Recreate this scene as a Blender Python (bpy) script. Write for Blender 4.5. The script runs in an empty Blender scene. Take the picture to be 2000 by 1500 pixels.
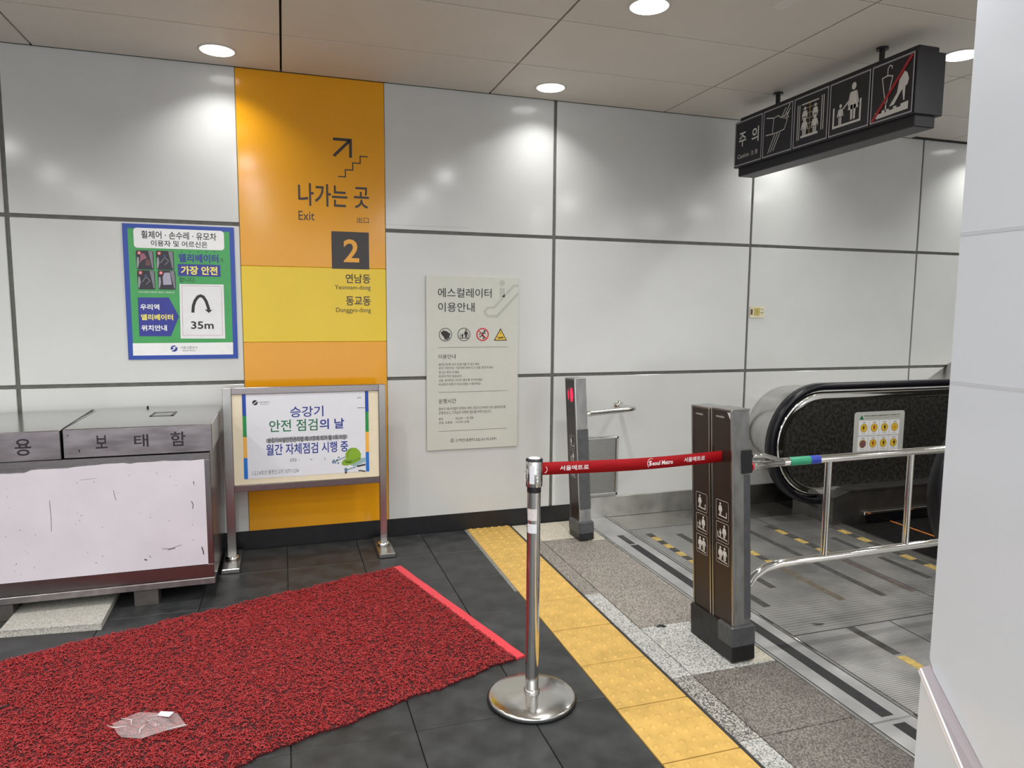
import bpy, bmesh, math, random
import numpy as np
from mathutils import Vector, Matrix
random.seed(7)
SC = bpy.context.scene
COL = SC.collection

# ---------------------------------------------------------------- camera
def make_camera():
    cd = bpy.data.cameras.new('camera'); co = bpy.data.objects.new('camera', cd); COL.objects.link(co)
    f, pitch, yaw, roll = 1373.3422, *[math.radians(a) for a in (-6.0001, 17.9932, 0.425)]
    fw = Vector((math.sin(yaw)*math.cos(pitch), math.cos(yaw)*math.cos(pitch), math.sin(pitch)))
    ri = Vector((math.cos(yaw), -math.sin(yaw), 0)); up = ri.cross(fw)
    R = math.cos(roll)*ri + math.sin(roll)*up; U = -math.sin(roll)*ri + math.cos(roll)*up
    m = Matrix((R, U, -fw)).transposed().to_4x4(); m.translation = (0.2317, -4.5039, 1.4808)
    co.matrix_world = m
    cd.sensor_fit = 'HORIZONTAL'; cd.sensor_width = 36; cd.lens = f*36/2000
    cd.clip_start = .02; cd.clip_end = 60
    SC.camera = co
make_camera()
# ---------------------------------------------------------------- world, light, exposure
w = bpy.data.worlds.new('world'); SC.world = w; w.use_nodes = True
w.node_tree.nodes['Background'].inputs[0].default_value = (.95, .97, 1, 1)
w.node_tree.nodes['Background'].inputs[1].default_value = 1.9
SC.view_settings.view_transform = 'Standard'; SC.view_settings.look = 'None'
SC.view_settings.gamma = 1; SC.view_settings.use_curve_mapping = False
SC.view_settings.exposure = 0.14
SC.cycles.use_denoising = True
SC.cycles.max_bounces = 8
LAMP_POWER = [3.3, 10.5, 7.5, 12.5, 14, 14, 14]   # by row, the wall row is dimmer than the hall
LAMP_SPREAD = [118, 140, 172, 172, 172, 172, 172]
LAMP_COL = (1.0, .995, .975)
XS = [-3.91, -1.99, -.07, 1.85, 3.73, 5.65]
YS = [-.255, -1.5, -2.75, -4.0, -5.25, -6.5, -7.75]
DISC_EMIT = 4.0

# ---------------------------------------------------------------- materials
MATS = {}
def mat(name, col, rough=.5, metal=0., spec=.5, noise=0., nscale=20., bump=0., bscale=200., emit=0., alpha=1.,
        vary=0., trans=0., coat=0., col2=None, stretch=(1, 1, 1), kind='noise', lo=.35, hi=.65, rvar=0.):
    if name in MATS: return MATS[name]
    m = bpy.data.materials.new(name); m.use_nodes = True; MATS[name] = m
    N = m.node_tree.nodes; L = m.node_tree.links; b = N['Principled BSDF']
    c4 = (*col, 1)
    b.inputs['Base Color'].default_value = c4; b.inputs['Roughness'].default_value = rough
    b.inputs['Metallic'].default_value = metal; b.inputs['Specular IOR Level'].default_value = spec
    b.inputs['Coat Weight'].default_value = coat; b.inputs['Alpha'].default_value = alpha
    b.inputs['Transmission Weight'].default_value = trans
    if emit:
        b.inputs['Emission Color'].default_value = c4; b.inputs['Emission Strength'].default_value = emit
        return m
    tc = N.new('ShaderNodeTexCoord'); mp = N.new('ShaderNodeMapping'); mp.inputs['Scale'].default_value = stretch
    L.new(tc.outputs['Object'], mp.inputs['Vector'])
    out = None
    t = N.new('ShaderNodeTexVoronoi' if kind == 'voronoi' else 'ShaderNodeTexNoise')
    t.inputs['Scale'].default_value = nscale
    if kind != 'voronoi': t.inputs['Detail'].default_value = 4
    L.new(mp.outputs[0], t.inputs['Vector'])
    src = t.outputs['Color'] if kind == 'voronoi' else t.outputs[0]
    r = N.new('ShaderNodeValToRGB'); L.new(src, r.inputs[0])
    n = noise if noise else .02
    a = tuple(max(0, c*(1-n)) for c in col); z = tuple(min(1, c*(1+n)) for c in col)
    if col2: a, z = col, col2
    r.color_ramp.elements[0].color = (*a, 1); r.color_ramp.elements[1].color = (*z, 1)
    r.color_ramp.elements[0].position = lo; r.color_ramp.elements[1].position = hi
    out = r.outputs[0]
    if vary:
        oi = N.new('ShaderNodeObjectInfo'); mr = N.new('ShaderNodeMapRange')
        mr.inputs['To Min'].default_value = 1-vary; mr.inputs['To Max'].default_value = 1+vary
        L.new(oi.outputs['Random'], mr.inputs['Value'])
        mx = N.new('ShaderNodeVectorMath'); mx.operation = 'SCALE'
        L.new(out, mx.inputs[0]); L.new(mr.outputs[0], mx.inputs['Scale']); out = mx.outputs[0]
    L.new(out, b.inputs['Base Color'])
    if rvar:
        mr = N.new('ShaderNodeMapRange'); mr.inputs['To Min'].default_value = max(.02, rough-rvar); mr.inputs['To Max'].default_value = rough+rvar
        L.new(t.outputs[0], mr.inputs['Value']); L.new(mr.outputs[0], b.inputs['Roughness'])
    if bump:
        t2 = N.new('ShaderNodeTexNoise'); t2.inputs['Scale'].default_value = bscale; t2.inputs['Detail'].default_value = 3
        L.new(mp.outputs[0], t2.inputs['Vector'])
        bp = N.new('ShaderNodeBump'); bp.inputs['Strength'].default_value = bump; bp.inputs['Distance'].default_value = .002
        L.new(t2.outputs[0], bp.inputs['Height']); L.new(bp.outputs[0], b.inputs['Normal'])
    return m

def s(r, g, b):   # sRGB 0..255 to linear
    return tuple(((c/255)/12.92 if c/255 <= .04045 else ((c/255+.055)/1.055)**2.4) for c in (r, g, b))

M_wall = mat('glossy_white_enamel', (.57, .576, .562), .14, spec=.45, noise=.02, nscale=3, vary=.012)
M_joint = mat('grey_gasket', s(92, 92, 86), .5, noise=.15, nscale=30)
M_ceil = mat('beige_ceiling_metal', s(220, 215, 206), .55, noise=.012, nscale=5, vary=.01)
M_gap = mat('dark_gap', s(40, 33, 28), .8)
M_orange = mat('orange_enamel', s(224, 156, 24), .14, spec=.45, noise=.02, nscale=3)
M_yellow = mat('yellow_enamel', s(222, 190, 16), .14, spec=.45, noise=.02, nscale=3)
M_black = mat('black_skirting', (.006, .006, .008), .4, noise=.3)
M_ink = mat('dark_ink', s(38, 28, 28), .35)
M_dark = mat('dark_slate_tile', s(54, 55, 56), .42, spec=.35, noise=.35, nscale=9, bump=.25, bscale=90, vary=.09, rvar=.12)
M_grout = mat('dark_grout', s(50, 49, 48), .85, noise=.3)
M_tactile = mat('yellow_tactile', s(206, 168, 92), .5, spec=.3, noise=.10, nscale=14, bump=.2, bscale=150, vary=.035)
def granite(name, a, b, sc=260, lo=.3, hi=.7, vary=.03):
    sc *= .68
    return mat(name, a, .45, spec=.35, nscale=sc, kind='voronoi', col2=b, lo=lo, hi=hi, vary=vary)
M_granite = granite('pinkish_grey_granite', s(104, 98, 92), s(168, 161, 152), 300)
M_gr_spk = granite('speckled_strip_granite', s(72, 70, 70), s(186, 182, 174), 300, .25, .7)
M_gr_near = granite('dark_pinkish_granite', s(84, 79, 75), s(140, 134, 127), 330)
M_gr_light = granite('light_grey_granite', s(92, 94, 94), s(196, 195, 190), 300, .12, .6)
M_gr_sand = granite('sand_granite', s(190, 182, 164), s(222, 215, 198), 280)
M_steel = mat('brushed_stainless', (.42, .41, .395), .24, 1, noise=.07, nscale=60, stretch=(1, 1, 12), rvar=.07)
M_dullst = mat('dull_bead_steel', (.30, .28, .28), .42, 1, noise=.15, nscale=20)
M_lidrefl = mat('lid_front_reflection_tone', (.34, .30, .31), .2, 1, noise=.16, nscale=5, stretch=(1, 4, 4), rvar=.08)  # lid steel darkened and tinted mauve, painting the floor and mat it reflects
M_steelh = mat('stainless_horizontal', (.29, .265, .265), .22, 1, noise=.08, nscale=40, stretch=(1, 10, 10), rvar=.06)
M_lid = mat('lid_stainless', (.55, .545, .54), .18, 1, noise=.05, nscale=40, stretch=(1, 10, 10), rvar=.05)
M_chrome = mat('polished_chrome', (.74, .73, .71), .07, 1, noise=.02)
M_deck = mat('dark_deck_steel', (.17, .165, .155), .4, .9, noise=.12, nscale=12)
M_skirt = mat('worn_stainless', (.42, .41, .385), .33, 1, noise=.15, nscale=8, rvar=.1)
M_alu = mat('scratched_aluminium', (.25, .25, .245), .42, .8, noise=.2, nscale=22, stretch=(1, 1, .4), rvar=.1)
M_brown = mat('dark_brown_panel', s(48, 36, 32), .34, spec=.4, noise=.05)
M_blackp = mat('black_plastic', s(22, 22, 24), .4, noise=.1)
M_tape = mat('grey_duct_tape', s(68, 69, 71), .34, noise=.15, nscale=40, bump=.6, bscale=40)
M_boot = mat('black_tape_boot', s(17, 17, 18), .38, bump=.8, bscale=30)
M_rubber = mat('black_rubber', (.005, .005, .008), .3, spec=.35)
M_paper = mat('white_paper', s(225, 226, 232), .35, noise=.01)
M_paperw = mat('crumpled_paper', s(226, 226, 228), .4, bump=.9, bscale=35)
M_cream = mat('cream_board', s(232, 220, 192), .4, noise=.02)
M_white = mat('print_white', s(232, 232, 232), .35)
M_grey = mat('print_grey', s(176, 176, 170), .4)
M_lgrey = mat('icon_light_grey', s(218, 217, 214), .4)
M_frameg = mat('sign_frame_grey', s(168, 166, 174), .4)
M_tx = mat('text_black', s(36, 36, 36), .5)
M_tx2 = mat('text_small_grey', s(92, 92, 90), .5)
M_green = mat('poster_green', s(58, 156, 82), .35, noise=.05, nscale=8)
M_blue = mat('poster_tape_blue', s(16, 62, 158), .3, bump=.5, bscale=25)
M_navy = mat('poster_navy', s(24, 34, 140), .3)
M_pyel = mat('poster_yellow', s(240, 226, 110), .35)
M_bblue = mat('notice_blue', s(26, 46, 140), .35)
M_bgreen = mat('notice_green', s(22, 108, 66), .35)
M_sblue = mat('stripe_blue', s(14, 66, 166), .35); M_sgreen = mat('stripe_green', s(30, 140, 72), .35)
M_sor = mat('stripe_orange', s(240, 178, 74), .35); M_slb = mat('stripe_light_blue', s(20, 112, 204), .35)
M_helm = mat('helmet_green', s(132, 172, 44), .3); M_helmd = mat('helmet_dark_green', s(66, 104, 24), .3)
M_tool = mat('tool_steel_blue', s(90, 126, 150), .3)
M_red = mat('icon_red', s(196, 30, 44), .35)
M_redm = mat('slash_red', s(168, 34, 40), .35)
M_belt = mat('red_webbing', s(150, 3, 14), .6, spec=.25, noise=.1, nscale=12, stretch=(1, 1, 6))
M_info = mat('notice_plate_grey', s(196, 197, 188), .3, noise=.012)
M_infod = mat('notice_plate_shape', s(176, 177, 169), .3)
M_gold = mat('icon_gold', s(222, 184, 60), .35)
M_panel = mat('white_scuffed_board', s(214, 209, 216), .42, noise=.035, nscale=5, rvar=.06)
M_scuff = mat('scuff_mark', s(70, 58, 62), .7)
M_marker = mat('marker_ink', s(34, 14, 30), .4)
M_matr = mat('red_vinyl_coil', s(166, 38, 41), .3, spec=.6, noise=.08, nscale=60)
M_matb = mat('dark_red_backing', s(66, 5, 10), .7, noise=.3, nscale=90)
M_mate = mat('coral_red_vinyl_edge', s(226, 62, 74), .4, noise=.05)
M_pillar = mat('glossy_white_pillar_panel', (.655, .685, .735), .16, spec=.5, noise=.01, nscale=2)
M_grip = mat('dark_grip_tape', s(62, 60, 56), .75, noise=.3, nscale=30)
M_gripb = mat('black_grip_tape', s(38, 38, 40), .7, noise=.2, nscale=30)
M_wy = mat('faded_warning_yellow', s(180, 154, 84), .6, noise=.25, nscale=40)
M_wo = mat('step_edge_orange', s(196, 116, 44), .6, noise=.1)
M_decor = mat('patterned_dark_steel', s(66, 64, 61), .3, .7, nscale=42, col2=s(92, 89, 85), rvar=.08, lo=.42, hi=.58)
M_darkst = mat('dark_step_metal', s(40, 39, 38), .5, .5, noise=.2)
M_tgreen = mat('green_tape', s(22, 148, 106), .3, noise=.1, nscale=30); M_tblue = mat('blue_tape', s(12, 50, 168), .3)
M_led = mat('red_led', (1, .008, .07), emit=.8)
M_ledd = mat('dark_red_lens', s(90, 8, 30), .3)
M_lampd = mat('lamp_diffuser', (1, .99, .97), emit=DISC_EMIT)
M_lampr = mat('lamp_trim_white', s(214, 212, 205), .4)
M_plastic = mat('clear_wrapper', (.93, .9, .9), .12, alpha=.24, spec=.8, bump=1, bscale=60)
M_wbox = mat('white_ceiling_box', s(222, 220, 216), .5)
M_signblk = mat('sign_black', s(26, 25, 33), .42, noise=.05)
M_signface = mat('sign_face_black', s(30, 30, 38), .3)
M_silverclad = mat('silver_cladding', (.62, .61, .59), .22, 1, noise=.06, nscale=6, stretch=(1, 12, 1), rvar=.05)
def groove(name, col, per, axis='Y', rough=.38, dist=.0012, metal=.8):
    m = mat(name, col, rough, metal, noise=.13, nscale=5, rvar=.1)
    N = m.node_tree.nodes; L = m.node_tree.links
    tc = N.new('ShaderNodeTexCoord'); wv = N.new('ShaderNodeTexWave'); wv.bands_direction = axis
    wv.inputs['Scale'].default_value = 2*math.pi/per/20
    L.new(tc.outputs['Object'], wv.inputs['Vector'])
    b = N.new('ShaderNodeBump'); b.inputs['Distance'].default_value = dist; b.inputs['Strength'].default_value = .5
    L.new(wv.outputs['Fac'], b.inputs['Height']); L.new(b.outputs[0], N['Principled BSDF'].inputs['Normal'])
    return m
M_plate = groove('grooved_landing_metal', (.40, .39, .375), .024)
M_plate2 = groove('fine_grooved_landing_metal', (.44, .43, .42), .012)
M_smooth = mat('smooth_landing_metal', (.43, .42, .39), .3, .9, noise=.1, nscale=4, rvar=.1)
M_thresh = groove('ribbed_aluminium', (.56, .56, .56), .006, 'X', .4, .0006)

# ---------------------------------------------------------------- mesh helpers
class MB:
    def __init__(self): self.v = []; self.f = []; self.mi = []; self.mats = []; self.sm = []
    def slot(self, m):
        if m not in self.mats: self.mats.append(m)
        return self.mats.index(m)
    def add(self, vs, fs, m, smooth=False):
        b = len(self.v); self.v += [tuple(p) for p in vs]; k = self.slot(m)
        for f in fs: self.f.append([b+i for i in f]); self.mi.append(k); self.sm.append(smooth)
        return self
    def box(self, x0, x1, y0, y1, z0, z1, m):
        x0, x1 = sorted((x0, x1)); y0, y1 = sorted((y0, y1)); z0, z1 = sorted((z0, z1))
        vs = [(x, y, z) for z in (z0, z1) for y in (y0, y1) for x in (x0, x1)]
        return self.add(vs, [(0, 2, 3, 1), (4, 5, 7, 6), (0, 1, 5, 4), (2, 6, 7, 3), (0, 4, 6, 2), (1, 3, 7, 5)], m)
    def bbox(self, x0, x1, y0, y1, z0, z1, m, b=.003):   # box with chamfered top and vertical edges
        x0, x1 = sorted((x0, x1)); y0, y1 = sorted((y0, y1)); z0, z1 = sorted((z0, z1))
        def ring(i, z):
            c = b
            return [(x0+i+c, y0+i, z), (x1-i-c, y0+i, z), (x1-i, y0+i+c, z), (x1-i, y1-i-c, z), (x1-i-c, y1-i, z), (x0+i+c, y1-i, z), (x0+i, y1-i-c, z), (x0+i, y0+i+c, z)]
        rs = [ring(b, z0), ring(0, z0+b), ring(0, z1-b), ring(b, z1)]
        vs = sum(rs, []); fs = [tuple(reversed(range(8))), tuple(range(24, 32))]
        for k in range(3):
            for i in range(8):
                j = (i+1) % 8; fs.append((k*8+i, k*8+j, k*8+8+j, k*8+8+i))
        return self.add(vs, fs, m)
    def prism(self, pts, axis, a, b, m, smooth=False):   # pts 2D polygon extruded along axis
        def P(p, t):
            if axis == 'y': return (p[0], t, p[1])
            if axis == 'x': return (t, p[0], p[1])
            return (p[0], p[1], t)
        n = len(pts); vs = [P(p, a) for p in pts]+[P(p, b) for p in pts]
        fs = [tuple(range(n)), tuple(reversed(range(n, 2*n)))]
        self.add(vs, fs, m)
        self.add(vs, [(i, n+i, n+(i+1) % n, (i+1) % n) for i in range(n)], m, smooth)
        return self
    def tube(self, pts, r, m, n=12, caps=True, sq=None):
        pts = [Vector(p) for p in pts]; rings = []; up = None
        for i, p in enumerate(pts):
            t = ((pts[min(i+1, len(pts)-1)]-p).normalized() + (p-pts[max(i-1, 0)]).normalized()).normalized()
            if up is None:
                up = Vector((0, 0, 1)) if abs(t.z) < .9 else Vector((1, 0, 0))
            a = t.cross(up)
            if a.length < 1e-5: a = t.orthogonal()
            a.normalize(); up = a.cross(t).normalized()
            rr = r[i] if isinstance(r, (list, tuple)) else r
            if sq: ring = [p+a*x+up*y for x, y in sq]
            else: ring = [p+a*rr*math.cos(2*math.pi*k/n)+up*rr*math.sin(2*math.pi*k/n) for k in range(n)]
            rings.append(ring)
        n = len(rings[0]); vs = sum(rings, []); fs = []
        for i in range(len(rings)-1):
            for k in range(n):
                j = (k+1) % n; fs.append((i*n+k, i*n+j, (i+1)*n+j, (i+1)*n+k))
        self.add(vs, fs, m, True)
        if caps: self.add(rings[0], [tuple(range(n))], m); self.add(rings[-1], [tuple(reversed(range(n)))], m)
        return self
    def lathe(self, prof, c, m, n=32, smooth=True):   # prof (r,z) bottom to top
        vs = []; fs = []
        for r, z in prof:
            for k in range(n): a = 2*math.pi*k/n; vs.append((c[0]+r*math.cos(a), c[1]+r*math.sin(a), c[2]+z))
        for i in range(len(prof)-1):
            for k in range(n): j = (k+1) % n; fs.append((i*n+k, i*n+j, (i+1)*n+j, (i+1)*n+k))
        self.add(vs, fs, m, smooth)
        self.add(vs[:n], [tuple(reversed(range(n)))], m); self.add(vs[-n:], [tuple(range(n))], m)
        return self
    def mesh(self, name):
        me = bpy.data.meshes.new(name); me.from_pydata(self.v, [], self.f)
        for m in self.mats: me.materials.append(m)
        me.polygons.foreach_set('material_index', self.mi); me.polygons.foreach_set('use_smooth', self.sm)
        me.update(); return me
    def build(self, name, parent=None, **kw):
        return link(name, self.mesh(name), parent, **kw)
def link(name, me, parent=None, loc=None, label=None, cat=None, group=None, kind=None):
    o = bpy.data.objects.new(name, me); COL.objects.link(o)
    if parent: o.parent = parent
    if loc is not None: o.location = loc
    tag(o, label, cat, group, kind); return o
def tag(o, label=None, cat=None, group=None, kind=None):
    if label: o['label'] = label
    if cat: o['category'] = cat
    if group: o['group'] = group
    if kind: o['kind'] = kind
    return o
def thing(name, label, cat, loc=(0, 0, 0), group=None):
    o = bpy.data.objects.new(name, None); COL.objects.link(o); o.location = loc; o.empty_display_size = .1
    return tag(o, label, cat, group)

# ---------------------------------------------------------------- flat print (posters, signs)
def text_mesh(txt, bold=0.0):
    cu = bpy.data.curves.new('t', 'FONT'); cu.body = txt; cu.resolution_u = 3; cu.offset = bold; cu.fill_mode = 'FRONT'
    o = bpy.data.objects.new('t', cu); COL.objects.link(o); bpy.context.view_layer.update()
    dg = bpy.context.evaluated_depsgraph_get(); me = bpy.data.meshes.new_from_object(o.evaluated_get(dg))
    vs = [v.co.copy() for v in me.vertices]; fs = [tuple(p.vertices) for p in me.polygons]
    bpy.data.objects.remove(o); bpy.data.curves.remove(cu); bpy.data.meshes.remove(me)
    return vs, fs
class Sheet:
    """flat artwork on a rectangle: o = top-left corner, u to the right, v down, n towards the viewer; quad = its corners in drawing units"""
    def __init__(self, o, u, v, n, W, H, quad=None):
        self.o, self.u, self.v, self.n = Vector(o), Vector(u), Vector(v), Vector(n); self.W, self.H = W, H
        self.q = quad or [(0, 0), (W, 0), (W, H), (0, H)]
        A = []; B = []
        for (x, y), (X, Y) in zip(self.q, [(0, 0), (W, 0), (W, H), (0, H)]):
            A += [[x, y, 1, 0, 0, 0, -X*x, -X*y], [0, 0, 0, x, y, 1, -Y*x, -Y*y]]; B += [X, Y]
        self.h = np.linalg.solve(np.array(A, float), np.array(B, float)); self.b = MB(); self.lay = 0
    def uv(self, x, y):
        h = self.h; d = h[6]*x+h[7]*y+1
        return ((h[0]*x+h[1]*y+h[2])/d, (h[3]*x+h[4]*y+h[5])/d)
    def w(self, U, V, l): return self.o+self.u*U+self.v*V+self.n*(.0005*l+.0004)
    def poly(self, pts, m, l=1): self.b.add([self.w(*self.uv(*p), l) for p in pts], [tuple(range(len(pts)))], m); return self
    def rect(self, x0, y0, x1, y1, m, l=1):
        a = self.uv(x0, (y0+y1)/2)[0]; b = self.uv(x1, (y0+y1)/2)[0]; c = self.uv((x0+x1)/2, y0)[1]; d = self.uv((x0+x1)/2, y1)[1]
        self.b.add([self.w(a, c, l), self.w(b, c, l), self.w(b, d, l), self.w(a, d, l)], [(0, 1, 2, 3)], m); return self
    def rrect(self, x0, y0, x1, y1, r, m, l=1, line=0):
        a, c = self.uv(x0, (y0+y1)/2)[0], self.uv((x0+x1)/2, y0)[1]; b, d = self.uv(x1, (y0+y1)/2)[0], self.uv((x0+x1)/2, y1)[1]
        def loop(i):
            R = max(r-i, .0003); P = []
            for cx, cy, a0 in ((b-i-R, c+i+R, -90), (b-i-R, d-i-R, 0), (a+i+R, d-i-R, 90), (a+i+R, c+i+R, 180)):
                for k in range(5): t = math.radians(a0+k*22.5); P.append((cx+R*math.cos(t), cy+R*math.sin(t)))
            return P
        P = loop(0)
        if not line: self.b.add([self.w(*p, l) for p in P], [tuple(range(len(P)))], m)
        else:
            Q = loop(line); n = len(P)
            self.b.add([self.w(*p, l) for p in P+Q], [(i, (i+1) % n, n+(i+1) % n, n+i) for i in range(n)], m)
        return self
    def disc(self, x, y, r, m, l=1, ry=None, n=20, ring=0):
        U, V = self.uv(x, y); ry = ry or r
        P = [(U+r*math.cos(2*math.pi*k/n), V+ry*math.sin(2*math.pi*k/n)) for k in range(n)]
        if not ring: self.b.add([self.w(*p, l) for p in P], [tuple(range(n))], m)
        else:
            k2 = 1-ring/r; Q = [(U+(p[0]-U)*k2, V+(p[1]-V)*k2) for p in P]
            self.b.add([self.w(*p, l) for p in P+Q], [(i, (i+1) % n, n+(i+1) % n, n+i) for i in range(n)], m)
        return self
    def line(self, pts, wd, m, l=1):
        P = [Vector(self.uv(*p)) for p in pts]; L_ = []; R_ = []
        for i, p in enumerate(P):
            a = (p-P[i-1]).normalized() if i else None; b = (P[i+1]-p).normalized() if i < len(P)-1 else None
            a = a or b; b = b or a
            na = Vector((-a.y, a.x)); nb = Vector((-b.y, b.x)); n = (na+nb)
            if n.length < 1e-6: n = na
            n.normalize(); k = 1/max(.35, n.dot(na)); L_.append(p+n*wd/2*k); R_.append(p-n*wd/2*k)
        n = len(P); self.b.add([self.w(*p, l) for p in L_+R_], [(i, i+1, n+i+1, n+i) for i in range(n-1)], m); return self
    def text(self, t, x0, y0, x1, y1, m, bold=0., l=2):
        vs, fs = text_mesh(t, bold)
        if not vs: return self
        a = min(v.x for v in vs); b = max(v.x for v in vs); c = min(v.y for v in vs); d = max(v.y for v in vs)
        U0 = self.uv(x0, (y0+y1)/2)[0]; U1 = self.uv(x1, (y0+y1)/2)[0]; V0 = self.uv((x0+x1)/2, y0)[1]; V1 = self.uv((x0+x1)/2, y1)[1]
        self.b.add([self.w(U0+(v.x-a)/(b-a)*(U1-U0), V1-(v.y-c)/(d-c)*(V1-V0), l) for v in vs], fs, m); return self
    def out(self, name, parent=None, **kw):
        o = self.b.build(name, parent, **kw); self.b = MB(); return o
# small pictogram figures drawn in a unit box mapped to (x, y, s)
def fig_person(S, x, y, h, m, l=3, skirt=False, wk=1.):
    w = h*.3*wk
    S.poly([(x+math.cos(a)*h*.10*wk, y+h*.10+math.sin(a)*h*.10) for a in [k*.524 for k in range(12)]], m, l)
    if skirt:
        S.poly([(x-w*.45, y+h*.24), (x+w*.45, y+h*.24), (x+w*.5, y+h*.42), (x+w*.75, y+h*.72), (x-w*.75, y+h*.72), (x-w*.5, y+h*.42)], m, l)
    else:
        S.poly([(x-w*.5, y+h*.24), (x+w*.5, y+h*.24), (x+w*.42, y+h*.64), (x-w*.42, y+h*.64)], m, l)
    S.poly([(x-w*.40, y+h*.6), (x-w*.06, y+h*.6), (x-w*.06, y+h), (x-w*.34, y+h)], m, l)
    S.poly([(x+w*.06, y+h*.6), (x+w*.40, y+h*.6), (x+w*.34, y+h), (x+w*.06, y+h)], m, l)
    S.poly([(x-w*.52, y+h*.25), (x-w*.42, y+h*.34), (x-w*.62, y+h*.62), (x-w*.82, y+h*.58)], m, l)
    S.poly([(x+w*.52, y+h*.25), (x+w*.42, y+h*.34), (x+w*.62, y+h*.62), (x+w*.82, y+h*.58)], m, l)

# ================================================================ SETTING
ZC = 2.86
# floor slab
fb = MB(); fb.box(-5, 2.2, -9, 0, -.12, -.012, M_grout); fb.box(2.2, 9, -9, 0, -.12, -.03, M_grout)
fb.box(-5, 1.378, -9, -3.94, -.012, 0, M_dark); fb.box(1.378, 2.2, -9, -3.94, -.012, 0, M_granite); fb.box(2.43, 9, -9, -3.4, -.03, 0, M_granite); fb.box(3.9, 9, -3.4, -2.2, -.03, 0, M_smooth); fb.box(2.2, 2.43, -9, -3.94, -.03, 0, M_granite)
floor = fb.build('floor', kind='structure', label='dark slate, yellow tactile and granite station floor')
tile_cache = {}
def tile(x0, x1, y0, y1, m, name='floor_tile', g=.0016, dz=0., key=None, parent=None):
    wx, wy = x1-x0-2*g, y1-y0-2*g; k = (round(wx, 3), round(wy, 3), m.name)
    if k not in tile_cache: tile_cache[k] = MB().bbox(-wx/2, wx/2, -wy/2, wy/2, -.012, 0, m, .0016).mesh(name)
    return link(name, tile_cache[k], parent or floor, loc=((x0+x1)/2, (y0+y1)/2, dz+random.uniform(-.0004, .0004)))
dx = [-1.88, -1.46, -1.04, -.62, -.20, .22, .642, 1.062, 1.378]
dy = [-.012, -.42, -.86, -1.30, -1.738, -2.175, -2.612, -3.05, -3.49, -3.94]
for i in range(8):
    for j in range(9): tile(dx[i], dx[i+1], dy[j+1], dy[j], M_dark)
# tactile tiles with 36 domes
def tactile_mesh():
    b = MB(); W, H = .2985, .3275; b.bbox(-W/2, W/2, -H/2, H/2, -.012, 0, M_tactile, .002)
    for i in range(6):
        for j in range(6):
            cx = -W/2+W*(i+.5)/6; cy = -H/2+H*(j+.5)/6
            vs = []; n = 8
            for r, z in ((.0125, 0), (.0105, .0028), (.006, .0044)):
                for k in range(n): a = 2*math.pi*k/n; vs.append((cx+r*math.cos(a), cy+r*math.sin(a), z))
            vs.append((cx, cy, .0048)); fs = []
            for q in range(2):
                for k in range(n): jn = (k+1) % n; fs.append((q*n+k, q*n+jn, q*n+n+jn, q*n+n+k))
            for k in range(n): fs.append((2*n+k, 2*n+(k+1) % n, 3*n))
            b.add(vs, fs, M_tactile, True)
    return b.mesh('tactile_tile')
tm = tactile_mesh()
y = -.105
ys = [-2.596+.3335*k for k in range(-4, 9)]
for yy in ys:
    if yy <= -.2: link('tactile_tile', tm, floor, loc=(1.531, yy+.3335/2, .001+random.uniform(-.0005, .0005)))
MB().bbox(1.381, 1.681, -.125, -.014, -.012, .001, M_tactile, .002).build('tactile_tile', floor)
MB().box(1.678, 1.694, -3.94, 0, -.012, -.002, M_grout).build('grout_strip', floor)
MB().box(1.36, 1.3795, -1.1, -.01, -.012, .0006, mat('pale_mortar', s(128, 126, 120), .9, noise=.3, nscale=60)).build('mortar_strip', floor)
gy = [-.012, -.37, -.81, -1.25, -1.68, -2.128, -2.566, -3.0, -3.44, -3.94]
strip_m = [M_gr_sand, M_granite, M_granite, M_gr_light, M_gr_light, M_gr_spk, M_gr_light, M_gr_light, M_gr_light]
stone_m = [M_gr_sand, M_granite, M_granite, M_granite, M_gr_light, M_gr_near, M_gr_near, M_gr_near, M_gr_near]
for j in range(9):
    tile(1.694, 1.788, gy[j+1], gy[j], strip_m[j], g=.002); tile(1.788, 2.2, gy[j+1], gy[j], stone_m[j], g=.002)
tile(2.085, 2.198, -2.12, -1.70, M_gr_sand, g=.001, dz=.0012)
tile(2.07, 2.198, -.46, -.10, M_gr_sand, g=.001, dz=.0012)

# back wall with panels
wb = MB(); wb.box(-5, 9, -.012, .3, -.12, ZC+.02, M_joint); wb.box(-5, 9, 0, -.004, 0, .1, M_joint)
wall = wb.build('wall_back', kind='structure', label='glossy white panelled station wall with yellow exit column', loc=(0, .022, 0))
def wpanel(x0, x1, z0, z1, m, name='wall_panel', g=.011, gl=None, gr=None, t=.018):
    gl = g if gl is None else gl; gr = g if gr is None else gr
    o = MB().bbox(x0+gl, x1-gr, 0, t, z0+g, z1-g, m, .0025).build(name, wall); o.location = (0, -.022, 0); return o
zs = [.112, 1.0372, 1.9706, ZC+.012]
for x0, x1, gl, gr in [(-5, -3.6, 0, .011), (-3.6, -2.35, .011, .011), (-2.35, -1.168, .011, .011), (-1.168, 0, .011, .001), (.855, 1.986, .001, .011), (1.986, 3.552, .011, .009), (3.552, 5.15, .009, .008), (5.15, 6.75, .008, .011), (6.75, 8.3, .011, .011)]:
    for k in range(3): wpanel(x0, x1, zs[k]-(.0 if k else .01), zs[k+1], M_wall, gl=gl, gr=gr)
for z0, z1, m in ((.112, 1.2775, M_orange), (1.2775, 1.7315, M_yellow), (1.7315, ZC, M_orange)):
    wpanel(0, .855, z0, z1, m, 'coloured_panel', g=.0004, gl=.0015, gr=.0015)
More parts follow.
